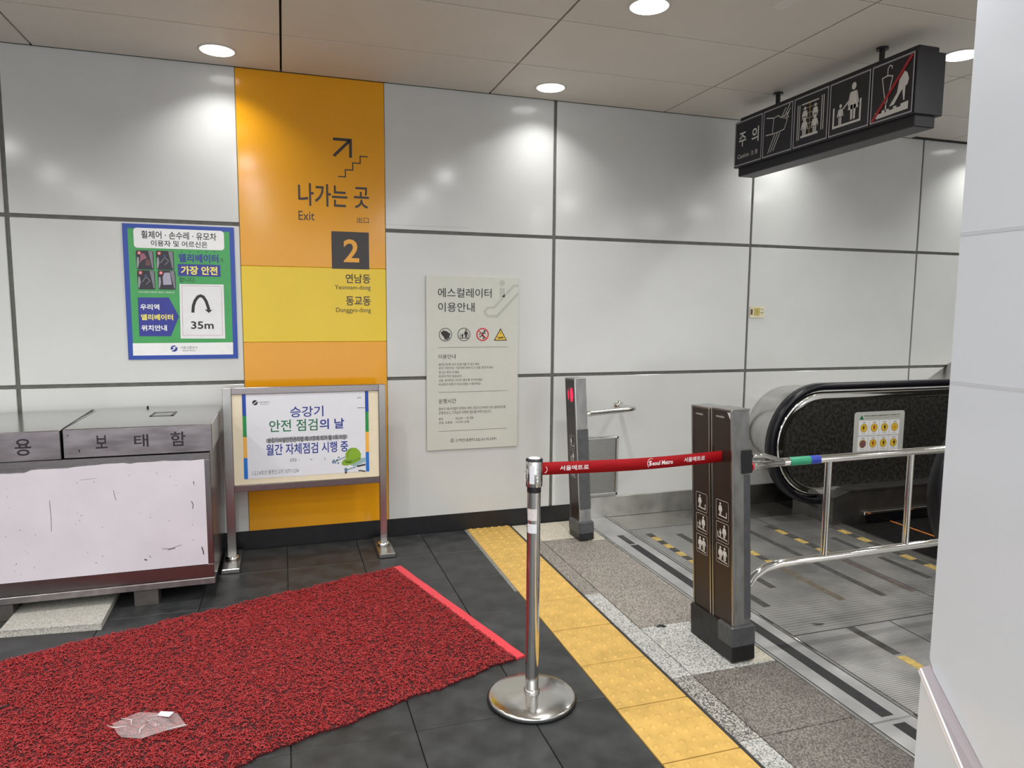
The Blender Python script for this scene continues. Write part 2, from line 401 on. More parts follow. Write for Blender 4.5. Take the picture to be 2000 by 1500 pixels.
MB().bbox(.861, 1.40, -.0012, 0, 2.01, 2.639, M_wall, .0004).build('access_hatch', wall, loc=(0, -.022, 0))
bb = MB().box(-5, 2.21, -.004, .02, 0, .116, M_black).build('baseboard_back', kind='structure')
MB().bbox(2.215, 9, -.014, .02, 0, .150, M_skirt, .002).build('trim_1', kind='structure', label='dull stainless skirting along the landing')

# ceiling
cb = MB().box(-5, 9, -9, .3, ZC+.035, ZC+.2, M_gap); ceil = cb.build('ceiling', kind='structure', label='beige metal panel ceiling')
cx = [-5.0, -3.535, -2.269, -1.003, .2553, 1.5274, 2.7948, 4.061, 5.327, 6.593, 9]
cy = [0, -.589, -1.2209, -1.853, -2.485, -3.117, -9]
for i in range(len(cx)-1):
    for j in range(len(cy)-1):
        gx = .011; g = .0045
        MB().bbox(cx[i]+gx/2, cx[i+1]-gx/2, cy[j+1]+g, cy[j]-g-(.006 if j == 0 else 0), ZC, ZC+.03, M_ceil, .0015).build('ceiling_panel', ceil)
MB().box(5.0, 5.6, -.06, -.02, ZC-.003, ZC+.001, M_gap).build('slot_vent', ceil)

# outer walls (seen only in reflections)
MB().box(-5.2, -5, -9, .3, -.1, ZC+.2, M_wall).build('wall_left', kind='structure')
MB().box(9, 9.2, -9, .3, -.1, ZC+.2, M_wall).build('wall_far', kind='structure')

# foreground panelled wall at the right
rw = MB()
rw.prism([(-2.996, ZC), (-2.996, .4635), (-3.01, .43), (-3.397, 0.0), (-9, 0), (-9, ZC)], 'x', 2.03, 2.9, M_pillar)
rw = rw.build('wall_right', kind='structure', label='close glossy white panel wall at the right edge')
sl = lambda d: [(-2.994, .425-d), (-2.999, 0.0), (-3.6, 0.0), (-3.296-d*.6, 0.0)]
MB().prism([(-3.001, .43), (-2.999, 0), (-3.309, 0)], 'x', 1.995, 2.03, M_pillar).build('side_panel', rw)
for z_ in (1.282, 1.695): MB().box(2.0295, 2.0305, -9, -2.997, z_, z_+.010, mat('faint_grey_line', (.57, .59, .635), .3)).build('level_line', rw)  # faint grey horizontal lines across the panel face
cp = MB(); M_cap = mat('mauve_white_cap', s(158, 150, 155), .35); M_cape = mat('bright_cap_edge', s(236, 234, 238), .3)
a_, b_, c_, d_ = (1.993, -2.999, .440), (1.993, -3.311, 0), (2.034, -3.403, 0), (2.034, -2.999, .445); lo = lambda q: (q[0], q[1]+.008, q[2]-.012)
cp.add([a_, b_, c_, d_, lo(a_), lo(b_), lo(c_), lo(d_)], [(3, 2, 1, 0), (4, 5, 6, 7), (0, 4, 7, 3), (1, 2, 6, 5), (3, 7, 6, 2)], M_cap).add([a_, b_, lo(b_), lo(a_)], [(0, 1, 2, 3)], M_cape)
cp.build('sloping_cap', rw)
MB().tube([a_, b_], .0035, M_cape, 8).build('cap_edge_bead', rw)

# ================================================================ DOWNLIGHTS
def make_downlight():
    t = thing('downlight', 'x', 'downlight')
    MB().lathe([(.094, 0), (.099, -.001), (.099, -.003), (.090, -.005), (.087, -.004), (.087, 0)], (0, 0, 0), M_lampr, 36).build('trim_ring', t)
    MB().lathe([(.072, -.0085), (.083, -.0068), (.086, -.004)], (0, 0, 0), M_lampd, 36, False).build('diffuser', t)
    return t
LB = {(2, 0): 'small round downlight lit above the white panel left of the yellow column',
      (3, 0): 'round downlight lit near the wall in the middle of the ceiling',
      (3, 1): 'large bright round downlight at the top edge of the photo',
      (4, 1): 'lit downlight beyond the hanging caution sign, beside the right wall',
      (4, 0): 'lit downlight hidden behind the hanging caution sign'}
dl = None
for i, x in enumerate(XS):
    for j, yy in enumerate(YS):
        if dl is None: d = dl = make_downlight()
        else:
            d = dl.copy(); COL.objects.link(d)
            for c in [q for q in dl.children if q.type == 'MESH']:
                e = c.copy(); COL.objects.link(e); e.parent = d
        d.location = (x, yy, ZC)
        d['label'] = LB.get((i, j), 'lit round ceiling downlight of the station hall, outside the picture'); d['group'] = 'ceiling downlights' if (i, j) in LB else 'downlights outside the picture'
        li = bpy.data.lights.new('lamp', 'AREA'); li.shape = 'DISK'; li.size = .14; li.energy = LAMP_POWER[j]; li.color = LAMP_COL
        li.spread = math.radians(LAMP_SPREAD[j])
        lo = bpy.data.objects.new('lamp', li); COL.objects.link(lo); lo.parent = d; lo.location = (0, 0, -.012)

# ================================================================ YELLOW COLUMN LETTERING (flat vinyl on the panel)
ex = thing('exit_sign', 'black exit lettering, arrow, stairs and number 2 on the yellow wall column', 'sign', (.428, -.004, 1.4))
def under(o, t):   # keep world place while parenting
    o.parent = t; o.matrix_parent_inverse = Matrix.Translation(t.location).inverted(); return o
XV, DV, NY = (1, 0, 0), (0, 0, -1), (0, -1, 0)
S = Sheet((0, 0, 2.86), XV, DV, NY, .855, 2.74)
Z = lambda z: 2.86-z
S.text('나가는 곳', .336, Z(2.232), .755, Z(2.098), M_ink, .012); under(S.out('lettering'), ex)
S.text('Exit', .335, Z(2.066), .428, Z(2.012), M_ink); under(S.out('lettering'), ex)
S.text('出口', .680, Z(2.046), .752, Z(2.009), M_ink); under(S.out('lettering'), ex)
S.rect(.525, Z(1.953), .751, Z(1.7265), M_ink, 1)
under(S.out('number_square'), ex)
S.text('2', .596, Z(1.908), .690, Z(1.768), M_orange, .02, 3)
under(S.out('number'), ex)
for tx_, a_, b_, c_, d_ in (('연남동', .606, 1.697, .757, 1.640), ('Yeonnam-dong', .540, 1.628, .757, 1.592), ('동교동', .606, 1.559, .757, 1.502), ('Donggyo-dong', .545, 1.488, .757, 1.452)):
    S.text(tx_, a_, Z(b_), c_, Z(d_), M_ink, .012 if tx_[0] not in 'YD' else 0); under(S.out('lettering'), ex)
# arrow and stairs
S.line([(.545, Z(2.502)), (.648, Z(2.502)), (.648, Z(2.398))], .017, M_ink); S.line([(.642, Z(2.497)), (.548, Z(2.402))], .017, M_ink)
under(S.out('arrow'), ex)
S.line([(.572, Z(2.282)), (.615, Z(2.282)), (.615, Z(2.325)), (.660, Z(2.325)), (.660, Z(2.368)), (.705, Z(2.368)), (.705, Z(2.411)), (.752, Z(2.411))], .007, M_ink)
under(S.out('stair_symbol'), ex)

# ================================================================ GREEN POSTER
X0, X1, ZT, ZB = -.616, -.0305, 1.950, 1.182
po = thing('poster', 'green poster with blue tape border and 35m arrow, stuck to the white wall', 'poster', ((X0+X1)/2, -.004, ZB))
b = MB(); b.box(X0+.02, X1-.02, -.007, -.004, ZB+.02, ZT-.02, M_green); under(b.build('sheet'), po)
b = MB(); b.box(X0, X1, -.0078, -.004, ZT-.026, ZT, M_blue); b.box(X0, X1, -.0078, -.004, ZB, ZB+.024, M_blue)
b.box(X0, X0+.026, -.0076, -.004, ZB+.01, ZT-.01, M_blue); b.box(X1-.026, X1, -.0076, -.004, ZB+.01, ZT-.01, M_blue); under(b.build('tape_border'), po)
S = Sheet((X0, -.0072, ZT), XV, DV, NY, X1-X0, ZT-ZB, [(180, 168), (1200, 215), (1245, 1408), (245, 1424)])
S.poly([(283, 1272), (1198, 1262), (1200, 1372), (287, 1386)], M_white, 1)
under(S.out('white_strip'), po)
S.rrect(289, 228, 1112, 408, .018, M_white, 1)
S.text('휠체어 · 손수레 · 유모차', 358, 250, 1042, 322, M_tx, .012); S.text('이용자 및 어르신은', 448, 334, 962, 390, M_tx, .012)
under(S.out('title_box'), po)
for k in range(5): S.disc(728+k*75, 437, .003, M_tx, 2)
S.text('엘리베이터', 700, 455, 1062, 532, M_navy, .03); S.text('가', 1073, 495, 1108, 533, M_tx)
S.rect(695, 550, 1080, 658, M_navy, 1); S.text('가장 안전', 722, 566, 1054, 645, M_pyel, .03, 3); S.text('합니다.', 706, 668, 858, 712, M_tx)
under(S.out('lettering'), po)
for px, py in ((312, 420), (495, 424), (325, 602), (512, 604)):
    S.rrect(px, py, px+162, py+175, .009, mat('photo_dark', s(34, 30, 42), .4), 1)
    S.poly([(px+110, py+4), (px+150, py+6), (px+160, py+160), (px+150, py+168)], mat('photo_grey', s(120, 122, 130), .4), 2)
    S.poly([(px+8, py+60), (px+22, py+60), (px+30, py+110), (px+16, py+168), (px+6, py+150)], mat('photo_grey2', s(150, 150, 158), .4), 2)
    if px > 500 and py > 600:
        S.poly([(px+60, py+20), (px+110, py+20), (px+128, py+130), (px+50, py+132), (px+44, py+60)], mat('photo_lilac', s(164, 160, 178), .4), 3)
    elif px < 320:
        S.poly([(px+40, py+30), (px+72, py+26), (px+100, py+70), (px+62, py+84), (px+36, py+110)], mat('photo_pink', s(150, 92, 108), .4), 3)
        S.poly([(px+92, py+84), (px+120, py+88), (px+134, py+140), (px+86, py+136)], mat('photo_brown', s(110, 62, 64), .4), 3)
    else:
        S.line([(px+40, py+110), (px+80, py+60), (px+115, py+95), (px+80, py+130)], .004, mat('photo_grey', s(120, 122, 130), .4), 3)
        S.disc(px+78, py+50, .008, mat('photo_blue', s(60, 70, 110), .4), 3)
    S.disc(px+28, py+22, .0105, M_red, 4); S.line([(px+20, py+13), (px+36, py+31)], .0035, M_white, 5); S.line([(px+36, py+13), (px+20, py+31)], .0035, M_white, 5)
S.text('*비교과정에 허용되지 행동의 사진입니다', 332, 795, 665, 812, M_white)
under(S.out('photo_grid'), po)
S.poly([(328, 850), (612, 852), (706, 1026), (632, 1206), (344, 1206)], M_navy, 1)
S.text('우리역', 352, 912, 526, 965, M_white, .03, 3); S.text('엘리베이터', 358, 1005, 652, 1060, M_pyel, .03, 3); S.text('위치안내', 362, 1104, 596, 1158, M_white, .03, 3)
under(S.out('arrow_box'), po)
S.disc(662, 1320, .0185, M_bblue, 2); S.line([(628, 1338), (655, 1330), (668, 1318), (655, 1310), (696, 1300)], .005, M_white, 3)
S.text('서울교통공사', 722, 1298, 876, 1322, M_tx2); S.text('Seoul Metro', 740, 1328, 858, 1344, M_tx2)
under(S.out('logo'), po)
S.poly([(708, 728), (1110, 734), (1128, 1228), (722, 1228)], M_paperw, 2)
S.line([(732, 742), (1090, 752), (1104, 1198), (742, 1198), (732, 742)], .0012, M_redm, 3)
arc = [(832, 990), (836, 930), (852, 880), (878, 845), (902, 836), (926, 846), (952, 885), (968, 930), (978, 965)]
S.line(arc, .0165, M_tx, 3); S.poly([(940, 962), (1010, 966), (978, 994)], M_tx, 3)
S.text('35m', 816, 1070, 1022, 1140, M_tx, .02, 3)
under(S.out('distance_card'), po)

# ================================================================ GREY INFORMATION PLATE
X0, X1, ZT, ZB = 1.107, 1.7305, 1.697, .5585
ip = thing('information_plate', 'tall pale grey escalator rules plate fixed on the white wall', 'sign', ((X0+X1)/2, -.004, ZB))
under(MB().bbox(X0, X1, -.016, -.004, ZB, ZT, M_info, .0012).build('plate'), ip)
S = Sheet((X0, -.016, ZT), XV, DV, NY, X1-X0, ZT-ZB, [(82, 70), (800, 88), (788, 1382), (92, 1422)])
S.line([(796, 150), (762, 152), (610, 318), (560, 322), (534, 352), (560, 386), (632, 386), (796, 210)], .016, M_infod, 1)
S.disc(673, 130, .019, M_infod, 1); S.line([(673, 170), (673, 238)], .034, M_infod, 1)
under(S.out('escalator_symbol'), ip)
S.text('에스컬레이터', 174, 170, 590, 242, M_tx, .004); S.text('이용안내', 176, 280, 458, 352, M_tx, .004)
S.text('이용안내', 178, 680, 312, 714, M_tx); S.text('운행시간', 181, 1022, 316, 1058, M_tx)
rows = ['황색선안에 서서 손잡이를 꼭 잡으세요', '유아, 어린이는 가운데로 태우시고 손을 잡아주세요', '걷거나 뛰지 마세요', '유모차 카트 탑승금지', '신발, 옷자락이 끼이지 않도록 주의하세요', '비상정지 버튼은 비상시에만 사용하세요']
for t, y0, x1 in zip(rows, (746, 773, 808, 838, 868, 898), (496, 602, 340, 356, 518, 506)): S.text(t, 181, y0, x1, y0+20, M_tx2)
S.text('정부의 에너지절약 정책에 의해, 혼잡시간대에만 에스컬레이터를', 181, 1080, 698, 1103, M_tx2); S.text('운행하오니 고객님의 이해와 협조를 부탁드립니다.', 182, 1112, 590, 1136, M_tx2)
S.text('평일', 181, 1168, 216, 1186, M_tx2); S.text('05:30 ~ 01:00', 312, 1160, 450, 1178, M_tx2); S.text('주말, 공휴일', 182, 1196, 286, 1215, M_tx2); S.text('시작역 운행', 312, 1190, 416, 1208, M_tx2)
S.text('고객안내센터 02) 6110-2391', 310, 1320, 625, 1350, M_tx)
S.disc(286, 1341, .013, M_tx, 2, ring=.002); S.text('i', 283, 1331, 289, 1351, M_tx)
for y0, y1 in ((628, 622), (973, 958), (1273, 1246)): S.line([(175 if y0 < 700 else 181, y0), (714 if y0 < 700 else 706, y1)], .0022, M_tx2, 2)
under(S.out('lettering'), ip)
S.disc(233, 528, .0435, M_tx, 2, ring=.004)
S.poly([(196, 512), (216, 496), (240, 500), (268, 520), (270, 532), (262, 540), (266, 556), (258, 562), (250, 548), (252, 566), (242, 570), (236, 552), (236, 568), (226, 566), (222, 548), (206, 532)], M_tx, 3)
S.disc(376, 527, .0435, M_tx, 2, ring=.004)
fig_person(S, 392, 488, 66, M_tx, 3); fig_person(S, 364, 518, 38, M_tx, 3); S.line([(346, 520), (346, 557), (408, 557), (408, 520)], .003, M_tx, 3)
S.disc(520, 527, .0435, M_red, 2, ring=.008)
S.disc(536, 502, .007, M_tx, 3); S.line([(530, 512), (516, 534), (534, 548), (524, 562)], .008, M_tx, 3); S.line([(544, 520), (522, 514), (504, 516), (494, 532)], .005, M_tx, 3); S.line([(516, 534), (496, 548)], .006, M_tx, 3)
S.line([(492, 500), (548, 556)], .006, M_red, 4)
S.poly([(659, 478), (709, 574), (607, 574)], M_tx, 2); S.poly([(659, 492), (699, 568), (617, 568)], M_gold, 3)
S.line([(659, 508), (659, 528)], .003, M_tx, 4); S.line([(636, 544), (652, 552), (672, 546), (684, 554)], .004, M_tx, 4); S.line([(640, 556), (678, 552)], .004, M_tx, 4)
under(S.out('pictogram_row'), ip)

# small sticker at a wall joint
st = thing('wall_sticker', 'small yellowed sticker beside a wall joint left of the escalator', 'sticker', (3.63, -.004, 1.43))
under(MB().box(3.566, 3.694, -.006, -.003, 1.437, 1.522, mat('yellowed_sticker', s(206, 198, 168), .5, noise=.1, nscale=50)).build('sheet'), st)
S = Sheet((3.566, -.006, 1.522), XV, DV, NY, .128, .085)
S.rect(.036, .012, .088, .068, mat('sticker_olive', s(176, 162, 92), .5), 1); S.rect(.006, .02, .024, .062, mat('sticker_brown', s(84, 62, 46), .5), 1)
S.disc(.062, .036, .012, mat('sticker_olive2', s(140, 128, 60), .5), 2, ring=.004); S.rect(.095, .02, .118, .024, M_tx2); S.rect(.095, .045, .118, .05, M_tx2)
under(S.out('print'), st)

# wall hatch of stainless
h = thing('service_hatch', 'square brushed steel service hatch low on the wall behind the far post', 'hatch', (2.37, -.004, .16))
M_hat = mat('hatch_steel', (.27, .265, .25), .3, 1, noise=.08, nscale=30, stretch=(1, 1, 8))
b = MB(); b.box(2.235, 2.494, -.012, -.003, .163, .588, M_hat); under(b.build('door'), h)
b = MB()
for a in ((2.235, 2.494, .572, .588), (2.235, 2.494, .163, .181), (2.476, 2.494, .163, .588), (2.235, 2.253, .163, .588)): b.bbox(a[0], a[1], -.022, -.004, a[2], a[3], M_steel, .003)
under(b.build('frame'), h)

# ================================================================ NOTICE STAND
t = thing('notice_stand', 'stainless two-legged notice stand in front of the yellow column', 'notice stand', (.35, -.25, 0))
YF = -.25
b = MB(); b.box(-.108, -.062, YF, YF-.045+.09, .02, 1.03, M_steel); b2 = MB()
def bar(n, x0, x1, y0, y1, z0, z1, m=M_steel): return under(MB().bbox(x0, x1, y0, y1, z0, z1, m, .002).build(n), t)
bar('post', -.108, -.060, YF, YF+.045, .045, 1.03); bar('post', .768, .810, YF, YF+.045, .045, 1.03)
bar('top_rail', -.060, .768, YF, YF+.045, .992, 1.03, M_steelh); bar('lower_rail', -.060, .768, YF, YF+.045, .425, .462, M_steelh)
bar('backing_board', -.060, .768, YF+.012, YF+.03, .462, .992, M_cream)
for px in (-.084, .789):
    o = under(MB().bbox(px-.05, px+.05, YF-.155, YF+.18, .0, .028, M_steel, .004).build('foot'), t)
    under(MB().lathe([(.036, .028), (.040, .032), (.038, .042), (.030, .046)], (px, YF+.022, 0), M_chrome, 24).build('collar_cap'), t)
S = Sheet((-.004, YF+.0115, .990), XV, DV, NY, .712, .492, [(254, 262), (1150, 235), (1155, 785), (268, 850)])
S.poly([(282, 262), (1126, 237), (1130, 786), (292, 850)], M_paper, 1)
for i, m in enumerate((M_sblue, M_sgreen, M_sor, M_slb)):
    la = [262, 410, 558, 704, 850]; ra = [235, 375, 513, 652, 785]
    S.poly([(254+3*i, la[i]), (281+3*i, la[i]-1), (284+3*i, la[i+1]-1), (257+3*i, la[i+1])], m, 2)
    S.poly([(1126+i, ra[i]+1), (1149+i, ra[i]), (1151+i, ra[i+1]), (1128+i, ra[i+1]+1)], m, 2)
under(S.out('poster_sheet'), t)
S.disc(348, 318, .015, M_tx, 2); S.line([(335, 328), (350, 318), (362, 308)], .004, M_paper, 3); S.text('서울교통공사', 375, 308, 454, 321, M_tx2); S.text('Seoul Metro', 386, 325, 444, 332, M_tx2)
S.line([(1072, 286), (1085, 280), (1100, 281)], .003, M_tx, 2); S.line([(1072, 352), (1086, 349), (1126, 350)], .003, M_tx, 2)
under(S.out('logo'), t)
S.text('승강기', 598, 340, 834, 414, M_bblue, .012); S.text('안전 점검', 448, 432, 792, 514, M_bgreen, .010); S.text('의 날', 806, 424, 980, 496, M_bblue, .02)
S.poly([(425, 568), (1002, 535), (1002, 562), (425, 596)], mat('notice_band_grey', s(160, 160, 165), .4), 2); S.text('승강기시설안전관리법 제17조에 의거 월 1회 이상', 436, 545, 992, 584, M_tx, .01, 3)
S.text('월간 자체점검 시행 중', 424, 592, 1006, 668, M_bblue, .015); S.text('(02 -', 596, 700, 664, 728, M_tx2); S.text('-', 738, 706, 754, 710, M_tx2); S.text(')', 838, 690, 846, 716, M_tx2)
S.text('1.2.3.4호선 불편신고처 1577-1234', 326, 780, 656, 812, M_tx2)
under(S.out('lettering'), t)
S.poly([(1010, 735), (1060, 700), (1128, 690), (1128, 720), (1050, 755)], mat('print_shadow_teal', s(150, 180, 186), .4), 2)
S.poly([(986, 690), (988, 662), (1004, 638), (1030, 624), (1060, 624), (1084, 642), (1097, 668), (1094, 690), (1060, 708), (1020, 716), (1000, 712)], M_helm, 3)
S.poly([(960, 738), (964, 718), (985, 700), (1006, 712), (1040, 716), (1092, 694), (1094, 706), (1048, 732), (1000, 746), (972, 746)], M_helm, 4)
S.poly([(980, 712), (1000, 718), (1040, 722), (1020, 730), (990, 728)], M_helmd, 5); S.line([(1006, 712), (1040, 716), (1094, 692)], .003, M_helmd, 5)
S.line([(1028, 626), (1008, 650), (1004, 690)], .002, M_helmd, 5)
under(S.out('helmet_picture'), t)
S.line([(892, 722), (926, 716), (984, 688)], .005, M_tool, 3)
for q in ((905, 712), (915, 728), (928, 710), (936, 730), (940, 692), (900, 728)): S.disc(q[0], q[1], .0055, M_tool, 3)
S.line([(992, 778), (1060, 756)], .005, M_tool, 3); S.line([(1068, 752), (1127, 738)], .010, M_tx, 3); S.poly([(978, 768), (994, 760), (1002, 776), (996, 796), (984, 796)], M_tool, 4)
S.rect(982, 790, 997, 800, M_tx, 5); S.line([(1078, 782), (1094, 780), (1126, 786)], .007, M_tx, 3)
under(S.out('tool_picture'), t)

# ================================================================ STAINLESS CHEST
ch = thing('storage_chest', 'long stainless chest with scuffed white front panel and hinged lids by the wall', 'storage chest', (-.9, -.38, 0))
XR, XL, YFc, YB = -.135, -1.95, -.74, -.035
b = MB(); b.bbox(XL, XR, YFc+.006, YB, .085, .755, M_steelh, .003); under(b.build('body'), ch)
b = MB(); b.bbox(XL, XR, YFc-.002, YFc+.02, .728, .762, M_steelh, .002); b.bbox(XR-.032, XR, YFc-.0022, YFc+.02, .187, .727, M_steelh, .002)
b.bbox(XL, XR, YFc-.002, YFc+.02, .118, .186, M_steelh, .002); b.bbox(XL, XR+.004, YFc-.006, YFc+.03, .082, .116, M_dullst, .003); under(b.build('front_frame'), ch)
n = 60; top = []
for i in range(n+1):
    x = XR-.030-(XR-.030-XL)*i/n; zz = .728+random.uniform(-.0035, .0035)-(.006 if x < -.72 else 0)-(.012 if x < -.93 else 0); top.append((x, zz))
b = MB().prism([(XL, .186), (XR-.026, .188)]+[(XR-.027, .72)]+top, 'y', YFc-.005, YFc+.004, M_panel); under(b.build('white_front_panel', label='scuffed white front panel'), ch)
S = Sheet((XL, YFc-.005, .73), XV, DV, NY, XR-XL, .545)
def scu(x, z, pts, wd): S.line([(x-XL+a, .73-z+c) for a, c in pts], wd, M_scuff, 1)
scu(-.57, .60, [(0, 0), (.004, .03), (.009, .05)], .0016); scu(-.33, .285, [(-.04, -.004), (0, 0), (.03, -.01), (.05, -.014)], .002); scu(-.345, .28, [(0, 0), (.035, -.006)], .003)
scu(-.185, .28, [(-.004, 0), (.002, .02), (.004, .04)], .005); scu(-.215, .62, [(0, 0), (.002, .014)], .003); scu(-.222, .50, [(-.006, -.02), (.002, 0), (-.002, .02)], .003)
scu(-.71, .66, [(0, 0), (.07, -.004)], .001); scu(-.84, .57, [(0, 0), (.002, .09), (0, .15)], .0016); scu(-.445, .242, [(-.006, 0), (.006, .004)], .006); scu(-.44, .26, [(.01, 0), (.02, .012)], .002)
for _ in range(46): scu(random.uniform(-1.15, -.2), random.uniform(.22, .68), [(0, 0), (random.uniform(-.006, .006), random.uniform(.001, .006))], random.uniform(.001, .0026))
under(S.out('scuff_marks'), ch)
def lid(x0, x1, name='lid', lift=0):
    o = MB(); z0, z1 = .768, .906
    o.bbox(x0, x1, YFc-.006, YB-.005, z0, z1, M_lid, .004); o.bbox(x0+.001, x1-.001, YFc-.0075, YFc-.004, z0+.001, z1-.002, M_lidrefl, .001); o = o.build(name); o.location.z = lift; return under(o, ch)  # thin front plate carries the painted reflection tone
l1 = lid(-.770, -.122); l2 = lid(XL-.01, -.776, lift=.002)
l2.rotation_euler = (math.radians(0), math.radians(-.35), 0)
b = MB().prism([(-.778, -.73), (-.776, -.73), (-.790, -.05), (-.806, -.05)], 'z', .9065, .9068, M_black); under(b.build('lid_gap'), ch)
S = Sheet((-.770, YFc-.0078, .906), XV, DV, NY, .648, .138)
for tx_, a_, b_, c_, d_ in (('보', .135, .035, .185, .098), ('태', .300, .038, .362, .100), ('함', .460, .032, .528, .104)):
    S.text(tx_, a_, b_, c_, d_, M_marker, .01); under(S.out('marker_writing'), ch)
S.disc(.021, .03, .003, M_marker, 1); S.line([(.063, .098), (.067, .112)], .005, M_marker, 1)
under(S.out('marker_dots'), ch)
S = Sheet((-.770-.4, YFc-.0078, .906), XV, DV, NY, .4, .138)
S.text('용', .205, .036, .270, .115, M_marker, .01); under(S.out('marker_writing'), ch)
b = MB(); 
for a in ((-.456, -.34, -.405, -.396), (-.456, -.34, -.27, -.261), (-.456, -.444, -.405, -.261), (-.352, -.34, -.405, -.261)): b.box(a[0], a[1], a[2], a[3], .9058, .9085, mat('dark_label_frame', s(88, 88, 86), .5))
under(b.build('label_holder'), ch); under(MB().box(-.446, -.35, -.398, -.268, .905, .9068, M_steel).build('label_plate'), ch)
for x0 in (-.507, -1.13, -1.8):
    for y0 in (-.735, -.15): under(MB().bbox(x0, x0+.11, y0, y0+.09, 0, .084, mat('dull_leg_metal', s(92, 88, 84), .5, .5, noise=.1), .002).build('leg'), ch)
under(MB().lathe([(.006, .905), (.006, .918)], (-.52, -.06, 0), M_black, 10).build('hinge_pin'), ch)

sb = MB().prism([(-1.02, -.925), (-.602, -.968), (-.612, -.45), (-1.02, -.45)], 'z', 0, .03, granite('pale_slab_granite', s(140, 137, 130), s(204, 201, 192), 480, .2, .6))
o = sb.build('stone_slab', label='loose pale granite slab lying on the floor under the steel chest', cat='stone slab')
link('edge_chip', MB().prism([(-1.02, -.927), (-.604, -.970), (-.606, -.964), (-1.02, -.921)], 'z', .03, .031, M_gr_light).mesh('edge_chip'), o)

# ================================================================ RED MAT
mt = thing('entrance_mat', 'red coil-pile mat with a coral edge strip lying askew on the dark floor', 'mat', (0, -1.4, 0))
E1 = Vector((.84, -.567)); E2 = Vector((1.182, -1.784)); du = Vector((-.9445, -.3285)); 
Lm = 2.5; dv = (E2-E1).normalized(); Wm = (E2-E1).length
F1 = E1+du*Lm; F2 = E2+(Vector((.079, -2.189))-E2).normalized()*Lm
def mp(a, c):   # a 0..1 along length, c 0..1 across
    p = (E1*(1-a)+F1*a)*(1-c)+(E2*(1-a)+F2*a)*c
    return p
def edge_wob(a): return .007*math.sin(a*37)+.005*math.sin(a*83+1)+.003*math.sin(a*211)
n = 90; ring = []
for i in range(n+1): a = .02+.98*i/n; p = mp(a, .003)+dv*edge_wob(a); ring.append((p.x, p.y))
for i in range(n, -1, -1): a = .02+.98*i/n; p = mp(a, .997)+dv*edge_wob(a+2.1); ring.append((p.x, p.y))
under(MB().prism(ring, 'z', 0, .008, M_matb).build('backing'), mt)
q = [mp(0, 0), mp(.0205, 0), mp(.0205, 1), mp(0, 1)]
qq = []
for k in range(13): p = mp(0, k/12); qq.append((p.x+.002*math.sin(k*2.1), p.y))
for k in range(12, -1, -1): p = mp(.019, k/12); qq.append((p.x, p.y))
under(MB().prism(qq, 'z', 0, .0085, M_mate).build('edge_strip'), mt)
def coil_pile(N=52000):
    rs = np.random.RandomState(3)
    a = rs.uniform(.0195, 1.0, N); c = rs.uniform(0.0, 1.0, N)
    e1, f1, e2, f2 = [np.array(v) for v in (E1, F1, E2, F2)]
    A = a[:, None]; Cc = c[:, None]
    P = (e1*(1-A)+f1*A)*(1-Cc)+(e2*(1-A)+f2*A)*Cc
    wob = lambda t: .007*np.sin(t*37)+.005*np.sin(t*83+1)+.003*np.sin(t*211)
    P = P+np.array(dv)[None]*((1-c)*wob(a)+c*wob(a+2.1))[:, None]
    keep = P[:, 1] > -2.75; P = P[keep]; N = len(P)
    th = rs.uniform(0, 2*np.pi, N); ln = rs.uniform(.010, .019, N); bend = rs.uniform(-2.2, 2.2, N); z0 = rs.uniform(.008, .013, N); hz = rs.uniform(.001, .005, N)
    K = 5; r = .0016; pts = np.zeros((N, K, 3)); x = P[:, 0].copy(); y = P[:, 1].copy(); t = th.copy()
    x -= np.cos(th)*ln/2; y -= np.sin(th)*ln/2
    dirs = np.zeros((N, K, 2))
    for k in range(K):
        pts[:, k, 0] = x; pts[:, k, 1] = y; pts[:, k, 2] = z0+hz*math.sin(math.pi*k/(K-1)); dirs[:, k, 0] = np.cos(t); dirs[:, k, 1] = np.sin(t)
        x = x+np.cos(t)*ln/(K-1); y = y+np.sin(t)*ln/(K-1); t = t+bend/(K-1)
    V = np.zeros((N, K, 3, 3))
    for q in range(3):
        an = math.pi/2+q*2*math.pi/3; ox = math.cos(an)*r; oz = math.sin(an)*r
        V[:, :, q, 0] = pts[:, :, 0]-dirs[:, :, 1]*ox; V[:, :, q, 1] = pts[:, :, 1]+dirs[:, :, 0]*ox; V[:, :, q, 2] = pts[:, :, 2]+oz
    base = (np.arange(N)*K*3)[:, None, None, None]
    k = np.arange(K-1)[None, :, None, None]; q = np.arange(3)[None, None, :, None]
    a0 = base+k*3+q; a1 = base+k*3+(q+1) % 3; a2 = a1+3; a3 = a0+3
    Fq = np.concatenate([a0, a1, a2, a3], axis=3).reshape(-1, 4)
    me = bpy.data.meshes.new('coil_pile'); nv = N*K*3; nf = len(Fq)
    me.vertices.add(nv); me.vertices.foreach_set('co', V.reshape(-1).astype('f'))
    me.loops.add(nf*4); me.loops.foreach_set('vertex_index', Fq.reshape(-1).astype('i'))
    me.polygons.add(nf); me.polygons.foreach_set('loop_start', (np.arange(nf)*4).astype('i')); me.polygons.foreach_set('loop_total', np.full(nf, 4, 'i'))
    me.update(calc_edges=True); me.polygons.foreach_set('use_smooth', np.ones(nf, bool)); me.materials.append(M_matr)
    return link('coil_pile', me, kind='stuff')
under(coil_pile(), mt)

